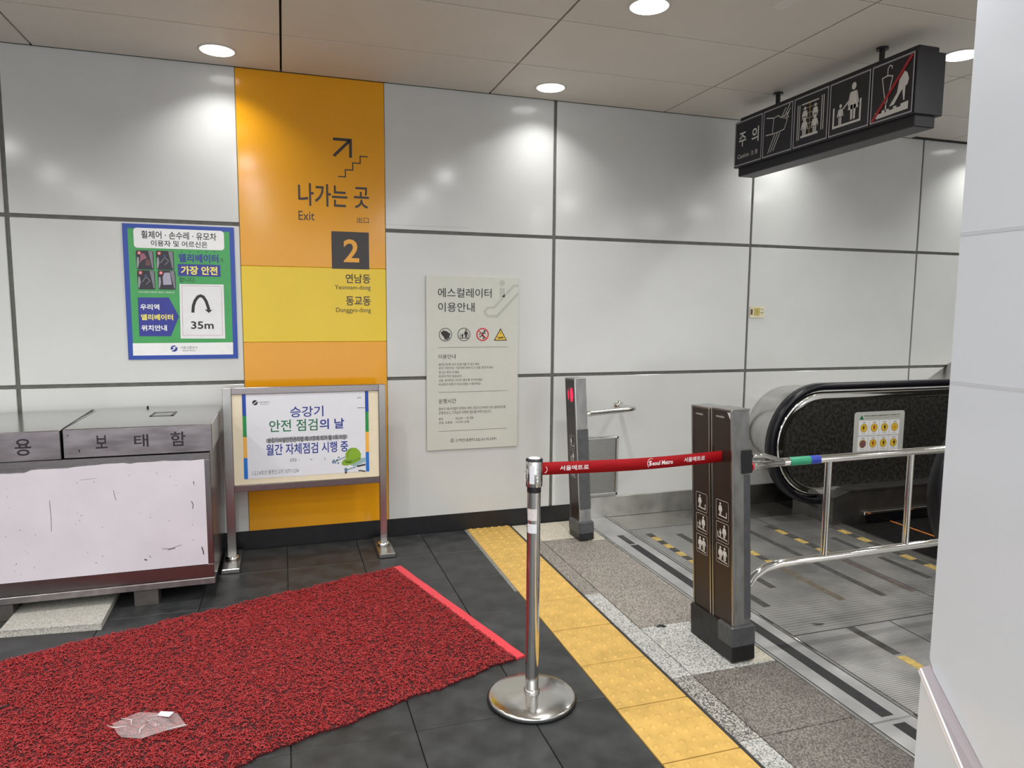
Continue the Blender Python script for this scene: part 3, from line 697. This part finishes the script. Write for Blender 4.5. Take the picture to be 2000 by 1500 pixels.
# wrapper on the mat
wr = thing('plastic_wrapper', 'crumpled clear plastic wrapper with a white label lying on the red mat', 'wrapper', (-.26, -1.9, .016))
rnd = random.Random(5)
out2 = [(-.135, .012), (-.10, .062), (-.07, .083), (.05, .082), (.075, .084), (.15, .0), (.085, -.035), (.02, -.075), (-.05, -.078), (-.085, -.045)]
ang = math.radians(-18)
vs = []; fs = []; nr = 5; no = len(out2)
for k in range(nr+1):
    f_ = k/nr
    for i, (px, py) in enumerate(out2):
        x = px*f_*.94; yv = py*f_*.94; vs.append((x*math.cos(ang)-yv*math.sin(ang), x*math.sin(ang)+yv*math.cos(ang), .004+(.012*(1-f_)+.004+rnd.uniform(-.004, .010))*(1 if k < nr else .5)))
for k in range(nr):
    for i in range(no): j = (i+1) % no; fs.append((k*no+i, k*no+j, (k+1)*no+j, (k+1)*no+i))
o = MB().add(vs, fs, M_plastic).build('film', wr)
for k_, q_ in enumerate((((-.09, .05, .022), (-.05, .02, .026), (-.045, -.01, .022)), ((.0, -.02, .022), (-.012, -.05, .024), (-.01, -.062, .018)), ((.07, -.06, .014), (.11, -.05, .014), (.138, -.042, .012)), ((-.13, .03, .014), (-.10, .0, .018), (-.06, -.005, .02)))): MB().tube(q_, [.0006, .0022, .0006], mat('crease_highlight', (.85, .8, .8), .15, alpha=.8), 5).build('crease_glint', wr)  # pale tubes paint the light caught along the film's folds
o = MB().add([(.038, .052, .024), (.085, .030, .026), (.070, .008, .022), (.030, .030, .022)], [(0, 1, 2, 3)], mat('wrapper_label', s(214, 220, 232), .3)).build('paper_label', wr)
def debris(name, label, cat, c, pts, r, m=M_black):
    return MB().tube([(c[0]+a, c[1]+b_, c[2]+z) for a, b_, z in pts], r, m, 6).build(name, label=label, cat=cat)
debris('rubber_shaving', 'tiny curved black shaving lying on the grooved metal landing plate', 'litter', (2.62, -1.90, .005), [(-.028, .012, 0), (-.01, -.004, .001), (.012, -.01, .002), (.03, -.006, 0)], [.001, .003, .003, .001])
debris('rubber_shaving', 'tiny black scrap lying on the pale granite stone beside the yellow tiles', 'litter', (1.883, -1.705, .004), [(-.02, .004, 0), (0, .006, .004), (.02, 0, .001), (.03, -.008, 0)], [.001, .005, .005, .001])
debris('tape_scrap', 'short black scrap on the red mat at the left edge', 'litter', (-.79, -1.62, .018), [(-.03, -.03, 0), (0, 0, .002), (.026, .03, 0)], [.003, .004, .001])

# ================================================================ STANCHION AND BELT
sx, sy = 1.100, -2.104
t = thing('stanchion', 'polished steel queue post on a round base holding the red belt', 'stanchion', (sx, sy, 0))
MB().lathe([(.168, 0), (.170, .004), (.170, .012), (.166, .014)], (0, 0, 0), M_blackp, 56).build('rubber_rim', t)
MB().lathe([(.1665, .013), (.1665, .017), (.160, .021), (.10, .028), (.05, .032), (.027, .034)], (0, 0, 0), mat('satin_base_steel', (.66, .65, .63), .17, 1, noise=.05, nscale=8, rvar=.05), 64).build('base_plate', t)
MB().lathe([(.030, .033), (.031, .036), (.0305, .045), (.026, .048)], (0, 0, 0), M_chrome, 32).build('base_collar', t)
MB().lathe([(.0252, .045), (.0252, .818)], (0, 0, 0), M_chrome, 40).build('tube', t)
MB().lathe([(.0262, .812), (.0262, .836)], (0, 0, 0), M_blackp, 32).build('neck_ring', t)
MB().lathe([(.0305, .834), (.0315, .838), (.0315, .930), (.0305, .932)], (0, 0, 0), M_chrome, 40).build('belt_head', t)
MB().lathe([(.0318, .929), (.0318, .935), (.027, .938), (.012, .9405)], (0, 0, 0), M_blackp, 36).build('top_cap', t)
MB().lathe([(.024, .938), (.020, .9405), (.006, .9425)], (0, 0, 0), M_white, 36).build('cap_disc', t)
def curved_label(r, a0, a1, z0, z1, m, name, layer=0):
    n = 10; P = [math.radians(a0+(a1-a0)*k/n) for k in range(n+1)]; r += .0006+.0003*layer
    vs = [(r*math.cos(a), r*math.sin(a), z) for z in (z0, z1) for a in P]
    MB().add(vs, [(k, k+1, n+2+k, n+1+k) for k in range(n)], m, True).build(name, t)
view = math.degrees(math.atan2(-4.504-sy, .2317-sx))   # direction to the aisle side
curved_label(.0315, view-32, view+2, .848, .915, M_paper, 'white_label')
curved_label(.0315, view-22, view-6, .866, .908, M_tx2, 'label_print', 1) if False else None
curved_label(.0252, view-62, view+28, .708, .752, mat('worn_sticker', s(214, 206, 204), .5, noise=.06, nscale=80), 'worn_sticker')
curved_label(.0252, view-62, view+26, .660, .695, M_paper, 'white_sticker')
b = MB()
for az in (view-90, view+24):
    for z in (.858, .872, .886, .9): b.lathe([(.003, -.0022), (.0028, .001), (.001, .0028)], (.0322*math.cos(math.radians(az)), .0322*math.sin(math.radians(az)), z), M_chrome, 8)
b.build('rivet_studs', t)
# belt
A = Vector((sx+.031, sy, .897)); B = Vector((1.988, -1.990, .871))
bt = thing('barrier_belt', 'red webbing belt with white lettering stretched from queue post to brown post', 'belt', tuple((A+B)/2))
vs = []; n = 40; hgt = .024
D = (B-A); side = Vector((-D.y, D.x, 0)).normalized()
def bp(tt, h_): 
    p = A+D*tt; return p+Vector((0, 0, h_-.008*math.sin(math.pi*tt)))+side*(.0018*math.sin(tt*9)+h_*.03*math.sin(tt*5))
for k in range(n+1):
    for h_ in (-hgt, hgt):
        for sd in (-.0007, .0007): vs.append(bp(k/n, h_)+side*sd)
fs = []
for k in range(n):
    a = k*4
    for (i, j) in ((0, 2), (2, 3), (3, 1), (1, 0)): fs.append((a+i, a+j, a+4+j, a+4+i))
under(MB().add(vs, fs, M_belt, True).build('webbing'), bt)
def belt_text(txt, t0, t1, h0, h1, bold=.01):
    tv, tf = text_mesh(txt, bold); a = min(v.x for v in tv); b_ = max(v.x for v in tv); c = min(v.y for v in tv); d = max(v.y for v in tv)
    P = [bp(t0+(v.x-a)/(b_-a)*(t1-t0), h0+(v.y-c)/(d-c)*(h1-h0))-side*.0012 for v in tv]
    under(MB().add(P, tf, M_white).build('lettering'), bt)
belt_text('서울메트로', .088, .235, -.010, .009); belt_text('eoul Metro', .578, .698, -.010, .008, .02); belt_text('서울메트로', .765, .892, -.009, .011)
belt_text('S', .558, .575, -.010, .010, .04)
arcp = [bp(.570+.02*math.cos(a), .019*math.sin(a))-side*.0012 for a in [math.pi*.35+k*.25 for k in range(13)]]
under(MB().tube(arcp, .0011, M_white, 5).build('logo_arc'), bt)
arcp = [bp(.012+.012*math.cos(a), -.004+.012*math.sin(a))-side*.0012 for a in [-1.6+k*.25 for k in range(12)]]
under(MB().tube(arcp, .0014, M_white, 5).build('logo_arc'), bt)

# ================================================================ BROWN POSTS
def icon_col(S, x0, x1, y0, dy_, h_, m=M_lgrey):
    for k in range(3):
        a = y0+k*dy_; S.rrect(x0, a, x1, a+h_, .008, m, 1, line=.0016); cx_ = (x0+x1)/2; w_ = x1-x0
        if k == 0:
            fig_person(S, x0+w_*.36, a+h_*.12, h_*.62, m, 2, True, 1.1); S.line([(x0+w_*.2, a+h_*.78), (x0+w_*.84, a+h_*.82), (x0+w_*.84, a+h_*.55)], .005, m, 2)
        elif k == 1:
            fig_person(S, x0+w_*.66, a+h_*.1, h_*.66, m, 2, True, 1.1); fig_person(S, x0+w_*.34, a+h_*.36, h_*.4, m, 2, False, 1.0); S.line([(x0+w_*.14, a+h_*.5), (x0+w_*.14, a+h_*.78), (x0+w_*.9, a+h_*.84)], .004, m, 2)
        else:
            fig_person(S, x0+w_*.34, a+h_*.12, h_*.66, m, 2, True, 1.2); fig_person(S, x0+w_*.68, a+h_*.12, h_*.68, m, 2, False, 1.2); S.line([(x0+w_*.12, a+h_*.80), (x0+w_*.88, a+h_*.88)], .004, m, 2)
def shell(t, y0, y1, d, z0, z1):   # aluminium extrusion with inset brown panel on its west side
    MB().bbox(0, d, y0, y1, z0, z1, M_alu, .003).build('aluminium_case', t)
    MB().box(-.0015, .002, y0+.010, y1-.010, z0+.005, z1-.008, M_brown).build('brown_panel', t)
    b = MB(); b.bbox(-.005, .004, y0, y0+.009, z0, z1, M_steel, .001); b.bbox(-.005, .004, y1-.009, y1, z0, z1, M_steel, .001); b.build('edge_trim', t)
    MB().bbox(-.004, d+.003, y0-.002, y1+.002, z1-.002, z1+.004, M_steel, .001).build('top_cap', t)
# near pair
pr_ = thing('guide_post', 'near pair of brown escalator posts side by side, black tape round their foot', 'post', (2.012, -1.97, 0))
pr_.rotation_euler = (math.radians(-2.1), math.radians(-1.6), 0)
for y0, y1, zt in ((-.128+.13+.03, .175, 1.066), (-.128, .022, 1.071)):
    MB().bbox(0, .082, y0, y1, .06, zt, M_alu, .003).build('aluminium_case', pr_)
    MB().box(-.0015, .002, y0+.008, y1-.008, .12, zt-.006, M_brown).build('brown_panel', pr_)
    b = MB(); b.bbox(-.006, .004, y0, y0+.009, .12, zt, M_steel, .001); b.bbox(-.006, .004, y1-.009, y1, .12, zt, M_steel, .001); b.build('edge_trim', pr_)
    MB().bbox(-.004, .085, y0-.001, y1+.001, zt-.002, zt+.004, M_steel, .001).build('top_cap', pr_)
    S = Sheet((-.002, y1, zt), (0, -1, 0), DV, (-1, 0, 0), y1-y0, zt)
    wv = y1-y0; icon_col(S, wv*.2, wv*.80, zt-.680, .096, .085); S.text('HYUNDAI', wv*.25, .028, wv*.62, .036, M_lgrey, .02)
    S.out('pictograms', pr_)
MB().bbox(-.016, .098, -.138, .186, 0, .150, M_boot, .006).build('black_tape_boot', pr_)
MB().bbox(-.0175, .0995, -.1395, -.03, .065, .155, M_tape, .006).build('duct_tape', pr_)
MB().bbox(.050, .0835, -.1292, .02, .18, .80, M_tape, .002).build('side_tape', pr_)
MB().bbox(.040, .090, -.136, -.10, .805, .905, M_blackp, .003).build('rail_socket', pr_)
b = MB().prism([(.0195, 1.068), (-.0, 1.068), (-.127+.008, 1.068)], 'x', -.0022, -.002, M_alu) if False else None
MB().prism([(-.121, 1.062), (-.095, 1.062), (-.121, 1.025)], 'x', -.0035, -.0025, M_paper).build('corner_sticker', pr_)
# far post
pf = thing('guide_post', 'far brown escalator post with a red signal light, near the wall', 'post', (2.022, -.372, 0))
pf.rotation_euler = (math.radians(-3.6), math.radians(-1.8), 0)
shell(pf, -.085, .075, .075, .10, 1.046)
MB().bbox(-.010, .090, -.092, .085, 0, .05, M_boot, .005).build('black_tape_boot', pf)
MB().bbox(-.014, .094, -.096, .088, .035, .125, M_tape, .012).build('duct_tape', pf)
MB().bbox(.0, .078, -.0875, -.02, .2, .72, M_tape, .003).build('side_tape', pf)
MB().box(-.0025, .001, -.073, .063, .80, 1.03, M_blackp).build('signal_window', pf)
S = Sheet((-.0026, .075, 1.046), (0, -1, 0), DV, (-1, 0, 0), .16, 1.0)
S.disc(.080, .105, .050, M_ledd, 1, ry=.052, n=28); S.disc(.104, .105, .026, M_led, 2, ry=.046, n=28); S.disc(.046, .105, .008, M_led, 2, ry=.034)
S.out('signal_lens', pf)
S.rect(.05, .200, .10, .208, M_ledd, 1); icon_col(S, .035, .125, .37, .096, .085); S.out('pictograms', pf)

# ================================================================ GUARD RAIL
g = thing('guard_rail', 'stainless tube guard rail running from the near brown posts beside the escalator', 'guard rail', (2.8, -1.97, 0))
YG = -1.97
def arc_pts(cx_, cz_, r, a0, a1, n=8): return [(cx_+r*math.cos(math.radians(a0+(a1-a0)*k/n)), YG, cz_+r*math.sin(math.radians(a0+(a1-a0)*k/n))) for k in range(n+1)]
under(MB().tube([(2.26, YG, .822), (3.85, YG, .832)], .0185, M_chrome, 16).build('top_tube'), g)
under(MB().tube([(2.13, YG, .20), (2.15, YG, .265), (2.19, YG, .315), (2.25, YG, .348), (2.33, YG, .360), (2.45, YG, .362), (3.85, YG, .372)], .0185, M_chrome, 16).build('lower_tube'), g)
for x in (2.566, 3.045, 3.53): under(MB().tube([(x, YG, .362), (x, YG, .822)], .0155, M_chrome, 14).build('upright'), g)
under(MB().tube([(2.345, YG, .8225), (2.455, YG, .823)], .0196, M_tgreen, 16, False).build('green_tape'), g)
under(MB().tube([(2.455, YG, .823), (2.508, YG, .8235)], .0198, M_tblue, 16, False).build('blue_tape'), g)
for x, y_ in ((3.84, YG),): under(MB().tube([(x, y_, 0), (x, y_, .83)], .0185, M_chrome, 14).build('end_post'), g)
under(MB().tube([(2.095, YG-.075, .878), (2.16, YG-.07, .874), (2.30, YG-.012, .832)], .010, M_chrome, 12).build('clamp_arm'), g)
under(MB().tube([(2.095, YG-.07, .832), (2.15, YG-.06, .832), (2.155, YG-.06, .832), (2.305, YG-.01, .822)], [.020, .020, .016, .016], M_chrome, 14).build('clamp_sleeve'), g)
under(MB().tube([(2.092, YG-.07, .832), (2.100, YG-.07, .832)], .0205, M_red, 14).build('red_ring'), g)

# small rail by the wall
r_ = thing('wall_rail', 'short bent steel rail fixed to the wall behind the far brown post', 'rail', (2.4, -.15, .81))
under(MB().tube([(2.085, -.335, .812), (2.13, -.333, .812), (2.14, -.332, .812), (2.40, -.325, .826), (2.455, -.305, .828), (2.48, -.26, .826), (2.492, -.12, .815), (2.495, -.02, .81)], [.019, .019, .0165, .0165, .0165, .0165, .0165, .0165], M_chrome, 14).build('bent_tube'), r_)
fl_ = MB().lathe([(.034, 0), (.034, .006), (.024, .012), (.018, .02)], (0, 0, 0), M_chrome, 24).build('wall_flange'); fl_.rotation_euler = (math.radians(90), 0, 0); fl_.location = (2.495, -.003, .81); 
fl_.parent = r_; fl_.matrix_parent_inverse = Matrix.Translation(r_.location).inverted()

# ================================================================ ESCALATOR
es = thing('escalator', 'grey escalator with black handrails and dark patterned side panels beyond the posts', 'escalator', (3.9, -1.15, 0))
def E(b, name, **kw): return under(b.build(name, **kw), es)
# threshold strip
b = MB(); b.box(2.2, 2.43, -3.94, -.014, -.03, .001, M_thresh); b.box(2.2025, 2.208, -3.94, -.02, -.03, .0035, M_chrome); b.box(2.214, 2.218, -3.94, -.02, 0, .0018, M_blackp)
b.box(2.405, 2.409, -3.94, -.02, 0, .0018, M_blackp); b.box(2.412, 2.420, -3.94, -.02, 0, .004, M_chrome); b.box(2.423, 2.429, -3.94, -.02, 0, .0018, M_blackp); b.box(2.218, 2.404, -2.628, -2.622, 0, .0035, M_chrome)
E(b, 'threshold_strip')
for y0, y1 in ((-2.60, -.62), (-3.6, -2.65)): E(MB().box(2.290, 2.345, y0, y1, .001, .0022, M_gripb), 'black_grip_strip')
E(MB().box(2.295, 2.338, -.60, -.42, .001, .0018, M_grip), 'black_grip_strip')
# plates
for x0, x1, y0, y1, m in ((2.431, 3.86, -.33, -.014, M_smooth), (2.431, 3.437, -1.957, -.334, M_plate), (3.443, 3.86, -1.957, -.334, M_plate), (2.431, 2.981, -3.4, -1.964, M_plate2), (2.987, 3.86, -3.4, -1.964, M_plate2)):
    E(MB().bbox(x0, x1, y0, y1, -.03, 0.0, m, .0015), 'landing_plate')
for q in ((2.431, 3.86, -1.9625, -1.9585), (2.431, 3.86, -.3335, -.3305), (3.4385, 3.4415, -1.957, -.334), (2.9825, 2.9855, -3.4, -1.964)): E(MB().box(q[0], q[1], q[2], q[3], -.01, .0006, M_black), 'joint_line')
def strip(x, y0, y1, w_=.042, m=M_grip): E(MB().box(x-w_/2, x+w_/2, y1, y0, .0, .0012, m), 'grip_strip')
strip(2.713, -.50, -1.46); strip(2.954, -1.19, -1.70, m=mat('worn_brown_grip', s(92, 84, 70), .75, noise=.25, nscale=30)); strip(3.206, -.58, -1.72); strip(3.405, -1.22, -1.72, m=mat('brown_grip', s(84, 74, 68), .75, noise=.25, nscale=30)); strip(3.65, -.86, -1.12); strip(3.655, -1.25, -1.6)
strip(2.745, -1.965, -2.24); strip(2.522, -1.50, -1.655)
def dashes(x, y0, y1, n, w_=.045):
    st_ = (y0-y1)/n
    for k in range(n): E(MB().box(x-w_/2, x+w_/2, y0-st_*(k+1), y0-st_*k, .0, .0013, M_wy if k % 2 else M_grip), 'warning_dash')
dashes(2.519, -.44, -1.48, 14); dashes(2.955, -.50, -1.18, 8); dashes(3.405, -.52, -1.20, 7); dashes(3.82, -.66, -1.60, 11, .055)
E(MB().box(2.72, 2.765, -2.46, -2.26, .0, .0014, M_wy), 'warning_dash')
# comb and steps
b = MB(); b.box(3.862, 3.93, -1.65, -.65, -.03, .003, M_smooth); E(b, 'comb_plate')
b = MB()
for k in range(100): y0 = -.655-k*.01; b.box(3.93, 3.955, y0-.004, y0, -.02, .001, M_smooth)
E(b, 'comb_teeth', kind='stuff')
x = 3.957; z = -.012
for k in range(9):
    b = MB(); b.box(x, x+.40, -1.64, -.66, z-.2, z, M_darkst)
    for q in range(49): y0 = -.67-q*.02; b.box(x+.002, x+.38, y0-.010, y0, z, z+.006, M_darkst)
    o = E(b, 'step'); e = MB().box(x+.385, x+.4, -1.64, -.66, z, z+.007, M_wo).build('orange_edge_line'); e.parent = o
    x += .402; z += [0, 0, .03, .10, .18, .2, .2, .2, .2][k]
# balustrades
def balustrade(yc, sgn, near):
    cx0, cz0 = 3.82, .555; xe = 5.35; xf = 7.0; rise = .577
    def path(R, bottom=True):
        P = []
        if bottom: P.append((4.0, cz0-R))
        for k in range(25): a = math.radians(270-180*k/24); P.append((cx0+R*math.cos(a), cz0+R*math.sin(a)))
        P += [(xe-.15, cz0+R), (xe+.15, cz0+R+.09*.5+.02), (xf, cz0+R+rise*(xf-xe))]
        return P
    R = .405
    hr = [(-.040, -.012), (-.040, .014), (-.030, .026), (.030, .026), (.040, .014), (.040, -.012), (.030, -.020), (.022, -.020), (.022, -.008), (-.022, -.008), (-.022, -.020), (-.030, -.020)]
    P = [(p[0], yc, p[1]) for p in path(R)]
    def sweep(P, prof, m):
        rings = []; P = [Vector(p) for p in P]
        for i, p in enumerate(P):
            tt = (P[min(i+1, len(P)-1)]-P[max(i-1, 0)]).normalized(); out = Vector((-tt.z, 0, tt.x))
            rings.append([p+Vector((0, a, 0))+out*c for a, c in prof])
        nn = len(prof); vs = sum(rings, []); fs = []
        for i in range(len(P)-1):
            for k in range(nn): j = (k+1) % nn; fs.append((i*nn+k, i*nn+j, (i+1)*nn+j, (i+1)*nn+k))
        b = MB(); b.add(vs, fs, m, True); b.add(rings[0], [tuple(range(nn))], m); b.add(rings[-1], [tuple(reversed(range(nn)))], m); return b
    E(sweep(P, hr, M_rubber), 'handrail')
    E(sweep([(p[0], yc, p[1]) for p in path(.344)], [(-.026, -.030), (-.030, -.018), (-.022, -.004), (-.024, .010), (-.018, .027), (.018, .027), (.024, .010), (.022, -.004), (.030, -.018), (.026, -.030)], M_chrome), 'newel_rim')
    pl = [(xf, .30+rise*(xf-xe)), (xe, .24), (4.0, .24)]
    for k in range(25): a = math.radians(270-180*k/24); pl.append((cx0+.316*math.cos(a), cz0+.316*math.sin(a)))
    pl += [(xe-.1, cz0+.316), (xf, cz0+.316+rise*(xf-xe))]
    E(MB().prism(pl, 'y', yc-.022, yc+.022, M_decor), 'side_panel')
    # deck and skirt
    ys_ = yc-sgn*.15
    E(MB().prism([(3.84, .0), (3.84, .195), (3.98, .236), (xe, .236), (xf, .28+rise*(xf-xe)), (xf, -.1), (3.84, -.03)], 'y', yc+sgn*.255, ys_, M_deck), 'skirt_panel')
    E(MB().prism([(3.98, .232), (3.98, .244), (xe, .246), (xf, .30+rise*(xf-xe)), (xf, .28+rise*(xf-xe)), (xe, .232)], 'y', yc+sgn*.256, ys_-sgn*.004, M_deck), 'deck_cover')
    E(MB().bbox(4.10, 4.14, ys_, ys_-sgn*.022, .055, .085, M_chrome, .003), 'deflector_cap')
    E(MB().bbox(4.14, xe, ys_, ys_-sgn*.016, .060, .078, M_chrome, .003), 'brush_deflector')
    E(MB().box(4.14, xe, ys_, ys_-sgn*.012, .0, .060, M_rubber), 'black_brush')
balustrade(-.50, 1, False); balustrade(-1.80, -1, True)
S = Sheet((3.8398, -.235, .17), (0, -1, 0), DV, (-1, 0, 0), .4, .17); S.text('HYUNDAI', .17, .068, .27, .085, M_tx, .02); under(S.out('maker_lettering'), es)
# silver outer cladding between handrail and wall
pl = []
for k in range(25): a = math.radians(270-180*k/24); pl.append((3.93+.345*math.cos(a), .565+.345*math.sin(a)))
pl += [(5.35, .925), (7.0, 1.9), (7.0, 1.2), (5.35, .22)]
E(MB().prism(pl, 'y', -.465, -.006, M_silverclad, True), 'outer_cladding')
# rules sticker on side panel
X0, X1, ZT, ZB = 4.108, 4.562, .772, .438
ys_ = -.5222
rs_ = thing('rules_sticker', 'grey sticker of eight round yellow symbols on the dark escalator side panel', 'sticker', ((X0+X1)/2, ys_, ZB))
S = Sheet((X0, ys_-.0005, ZT), XV, DV, NY, X1-X0, ZT-ZB, [(350, 248), (1512, 240), (1535, 1310), (372, 1330)])
S.rrect(350, 246, 1530, 1322, .022, mat('sticker_silver', s(186, 186, 180), .4), 0); under(S.out('sheet'), rs_)
S.poly([(512, 325), (555, 425), (462, 425)], M_bgreen, 2); S.text('안전한 에스컬레이터 이용을 위해 반드시 지켜야 할 수칙', 562, 325, 1392, 362, M_tx, .01); S.text('please observe the rules for your safety on the escalator', 570, 385, 1400, 405, M_tx2)
S.text('서울교통공사 안전관리실', 700, 1232, 940, 1252, M_tx2); S.disc(1028, 1240, .007, M_bblue, 2); S.text('서울교통공사', 1060, 1222, 1190, 1245, M_tx2)
under(S.out('lettering'), rs_)
for i in range(4):
    for j in range(2):
        x0 = 458+i*241; y0 = 455+j*372; S.rrect(x0, y0, x0+232, y0+350, .004, M_white, 1)
        cx_, cy_ = x0+120, y0+172; S.disc(cx_, cy_, .031, M_gold, 2, n=24); S.disc(cx_, cy_, .031, mat('icon_ring_amber', s(160, 116, 40), .4), 3, n=24, ring=.003)
        if (i, j) == (3, 0): S.poly([(cx_, cy_-60), (cx_+38, cy_+20), (cx_, cy_+48), (cx_-38, cy_+20)], mat('icon_amber', s(214, 150, 40), .4), 4)
        elif (i, j) == (0, 1): S.disc(cx_, cy_+6, .026, mat('icon_dark_pink', s(120, 84, 88), .4), 4)
        else: fig_person(S, cx_-8+8*i, cy_-60, 105, [M_tx, M_redm, M_tx, M_ink][i], 4)
        S.rect(x0+80, y0+36, x0+160, y0+48, M_tx2, 2); S.rect(x0+70, y0+300, x0+170, y0+312, M_grey, 2)
under(S.out('symbol_grid'), rs_)

# ================================================================ HANGING CAUTION SIGN
hs = thing('hanging_sign', 'long black caution sign of white pictograms hanging from the ceiling on two rods', 'sign', (3.25, -1.03, 2.58))
def Hh(b, name, **kw): return under(b.build(name, **kw), hs)
Hh(MB().bbox(3.185, 3.315, -1.735, -.33, 2.388, 2.772, M_signblk, .004), 'core')
XF = 3.160
b = MB(); b.bbox(XF, 3.34, -1.752, -.312, 2.444, 2.742, M_signblk, .003); Hh(b, 'housing')
cells = [-.318, -.610, -.893, -1.183, -1.478, -1.748]
for k in range(5):
    Hh(MB().box(XF-.003, XF+.001, cells[k+1]+.004, cells[k]-.004, 2.450, 2.737, M_signface), 'sign_face')
    y1, y0 = cells[k]-.005, cells[k+1]+.005
    S = Sheet((XF-.0032, y1, 2.736), (0, -1, 0), DV, (-1, 0, 0), y1-y0, .285); W_, H_ = y1-y0, .285
    S.rrect(0, 0, W_, H_, .002, M_frameg, 1, line=.0075)
    m = M_lgrey
    if k == 0:
        S.text('주', .045, .075, .120, .165, m, .015); S.text('의', .180, .070, .250, .165, m, .015); S.text('Caution', .035, .212, .155, .240, m); S.text('注 意', .175, .212, .245, .240, m)
    elif k == 1:
        S.line([(.03, .045), (.10, .060)], .006, m, 2); S.line([(.03, .150), (.095, .155)], .006, m, 2)
        S.line([(.10, .060), (.092, .155), (.14, .155), (.20, .150), (.215, .12), (.225, .10), (.218, .09), (.235, .085), (.225, .07), (.24, .055), (.17, .075), (.14, .055), (.10, .062)], .005, m, 2)
        S.line([(.17, .075), (.21, .025)], .006, m, 2); S.line([(.19, .085), (.245, .01)], .006, m, 2); S.line([(.205, .09), (.25, .035)], .005, m, 2)
        for a in (0, .024, .048): S.line([(.055+a, .265-a*.15), (.115+a, .160)], .0055, m, 2)
    elif k == 2:
        for a in (.035, .050): S.line([(a, .045), (a, .245)], .006, m, 2); S.line([(W_-a, .035), (W_-a, .225)], .006, m, 2)
        S.rect(.065, .225, .205, .238, m, 2); S.rect(.065, .045, .205, .052, m, 2)
        for z_ in (.075, .105, .135, .165, .195): S.line([(.07, z_), (.20, z_)], .002, m, 2)
        fig_person(S, .095, .065, .09, m, 3, True, 1.1); fig_person(S, .18, .065, .09, m, 3, True, 1.1); fig_person(S, .095, .125, .11, m, 4, False, 1.1); fig_person(S, .18, .125, .11, m, 4, False, 1.1)
        S.line([(.137, .045), (.137, .225)], .003, M_gold, 5)
    elif k == 3:
        fig_person(S, .175, .035, .19, m, 3, True, .85); fig_person(S, .085, .125, .11, m, 3, False, .9)
        S.line([(.105, .155), (.14, .125)], .009, m, 3)
        S.line([(.035, .135), (.035, .240), (.225, .240), (.225, .130)], .012, m, 2)
    else:
        S.line([(.10, .075), (.10, .035), (.112, .022), (.125, .030), (.125, .042)], .005, m, 2)
        S.line([(.065, .075), (.100, .068), (.135, .080)], .006, m, 2); S.line([(.068, .078), (.096, .21)], .005, m, 2); S.line([(.132, .08), (.100, .21)], .005, m, 2); S.line([(.098, .20), (.098, .245)], .008, m, 2)
        S.poly([(.205, .075), (.222, .09), (.232, .12), (.225, .145), (.214, .15), (.212, .215), (.205, .215), (.196, .16), (.176, .185), (.150, .222), (.120, .225), (.165, .17), (.175, .11)], m, 3)
        S.poly([(.03, .235), (.05, .235), (.05, .245), (.075, .245), (.075, .233), (.12, .233), (.12, .242), (.145, .242), (.145, .230), (.165, .230), (.165, .24), (.19, .24), (.19, .228), (.235, .224), (.235, .262), (.04, .268)], m, 2)
        S.line([(.015, .275), (.245, .012)], .017, M_redm, 5)
    o = S.out('pictogram'); under(o, hs)
for yy in (-.625, -1.443):
    Hh(MB().tube([(3.25, yy, 2.765), (3.25, yy, ZC-.008)], .014, M_blackp, 14), 'rod'); Hh(MB().lathe([(.030, -.012), (.030, 0)], (3.25, yy, ZC), M_blackp, 20), 'ceiling_cap')

# little ceiling box at the top edge
o = MB().bbox(2.30, 2.362, -2.16, -1.78, 2.80, ZC, M_wbox, .004).build('ceiling_box', label='small white surface box on the ceiling at the top edge', cat='box')
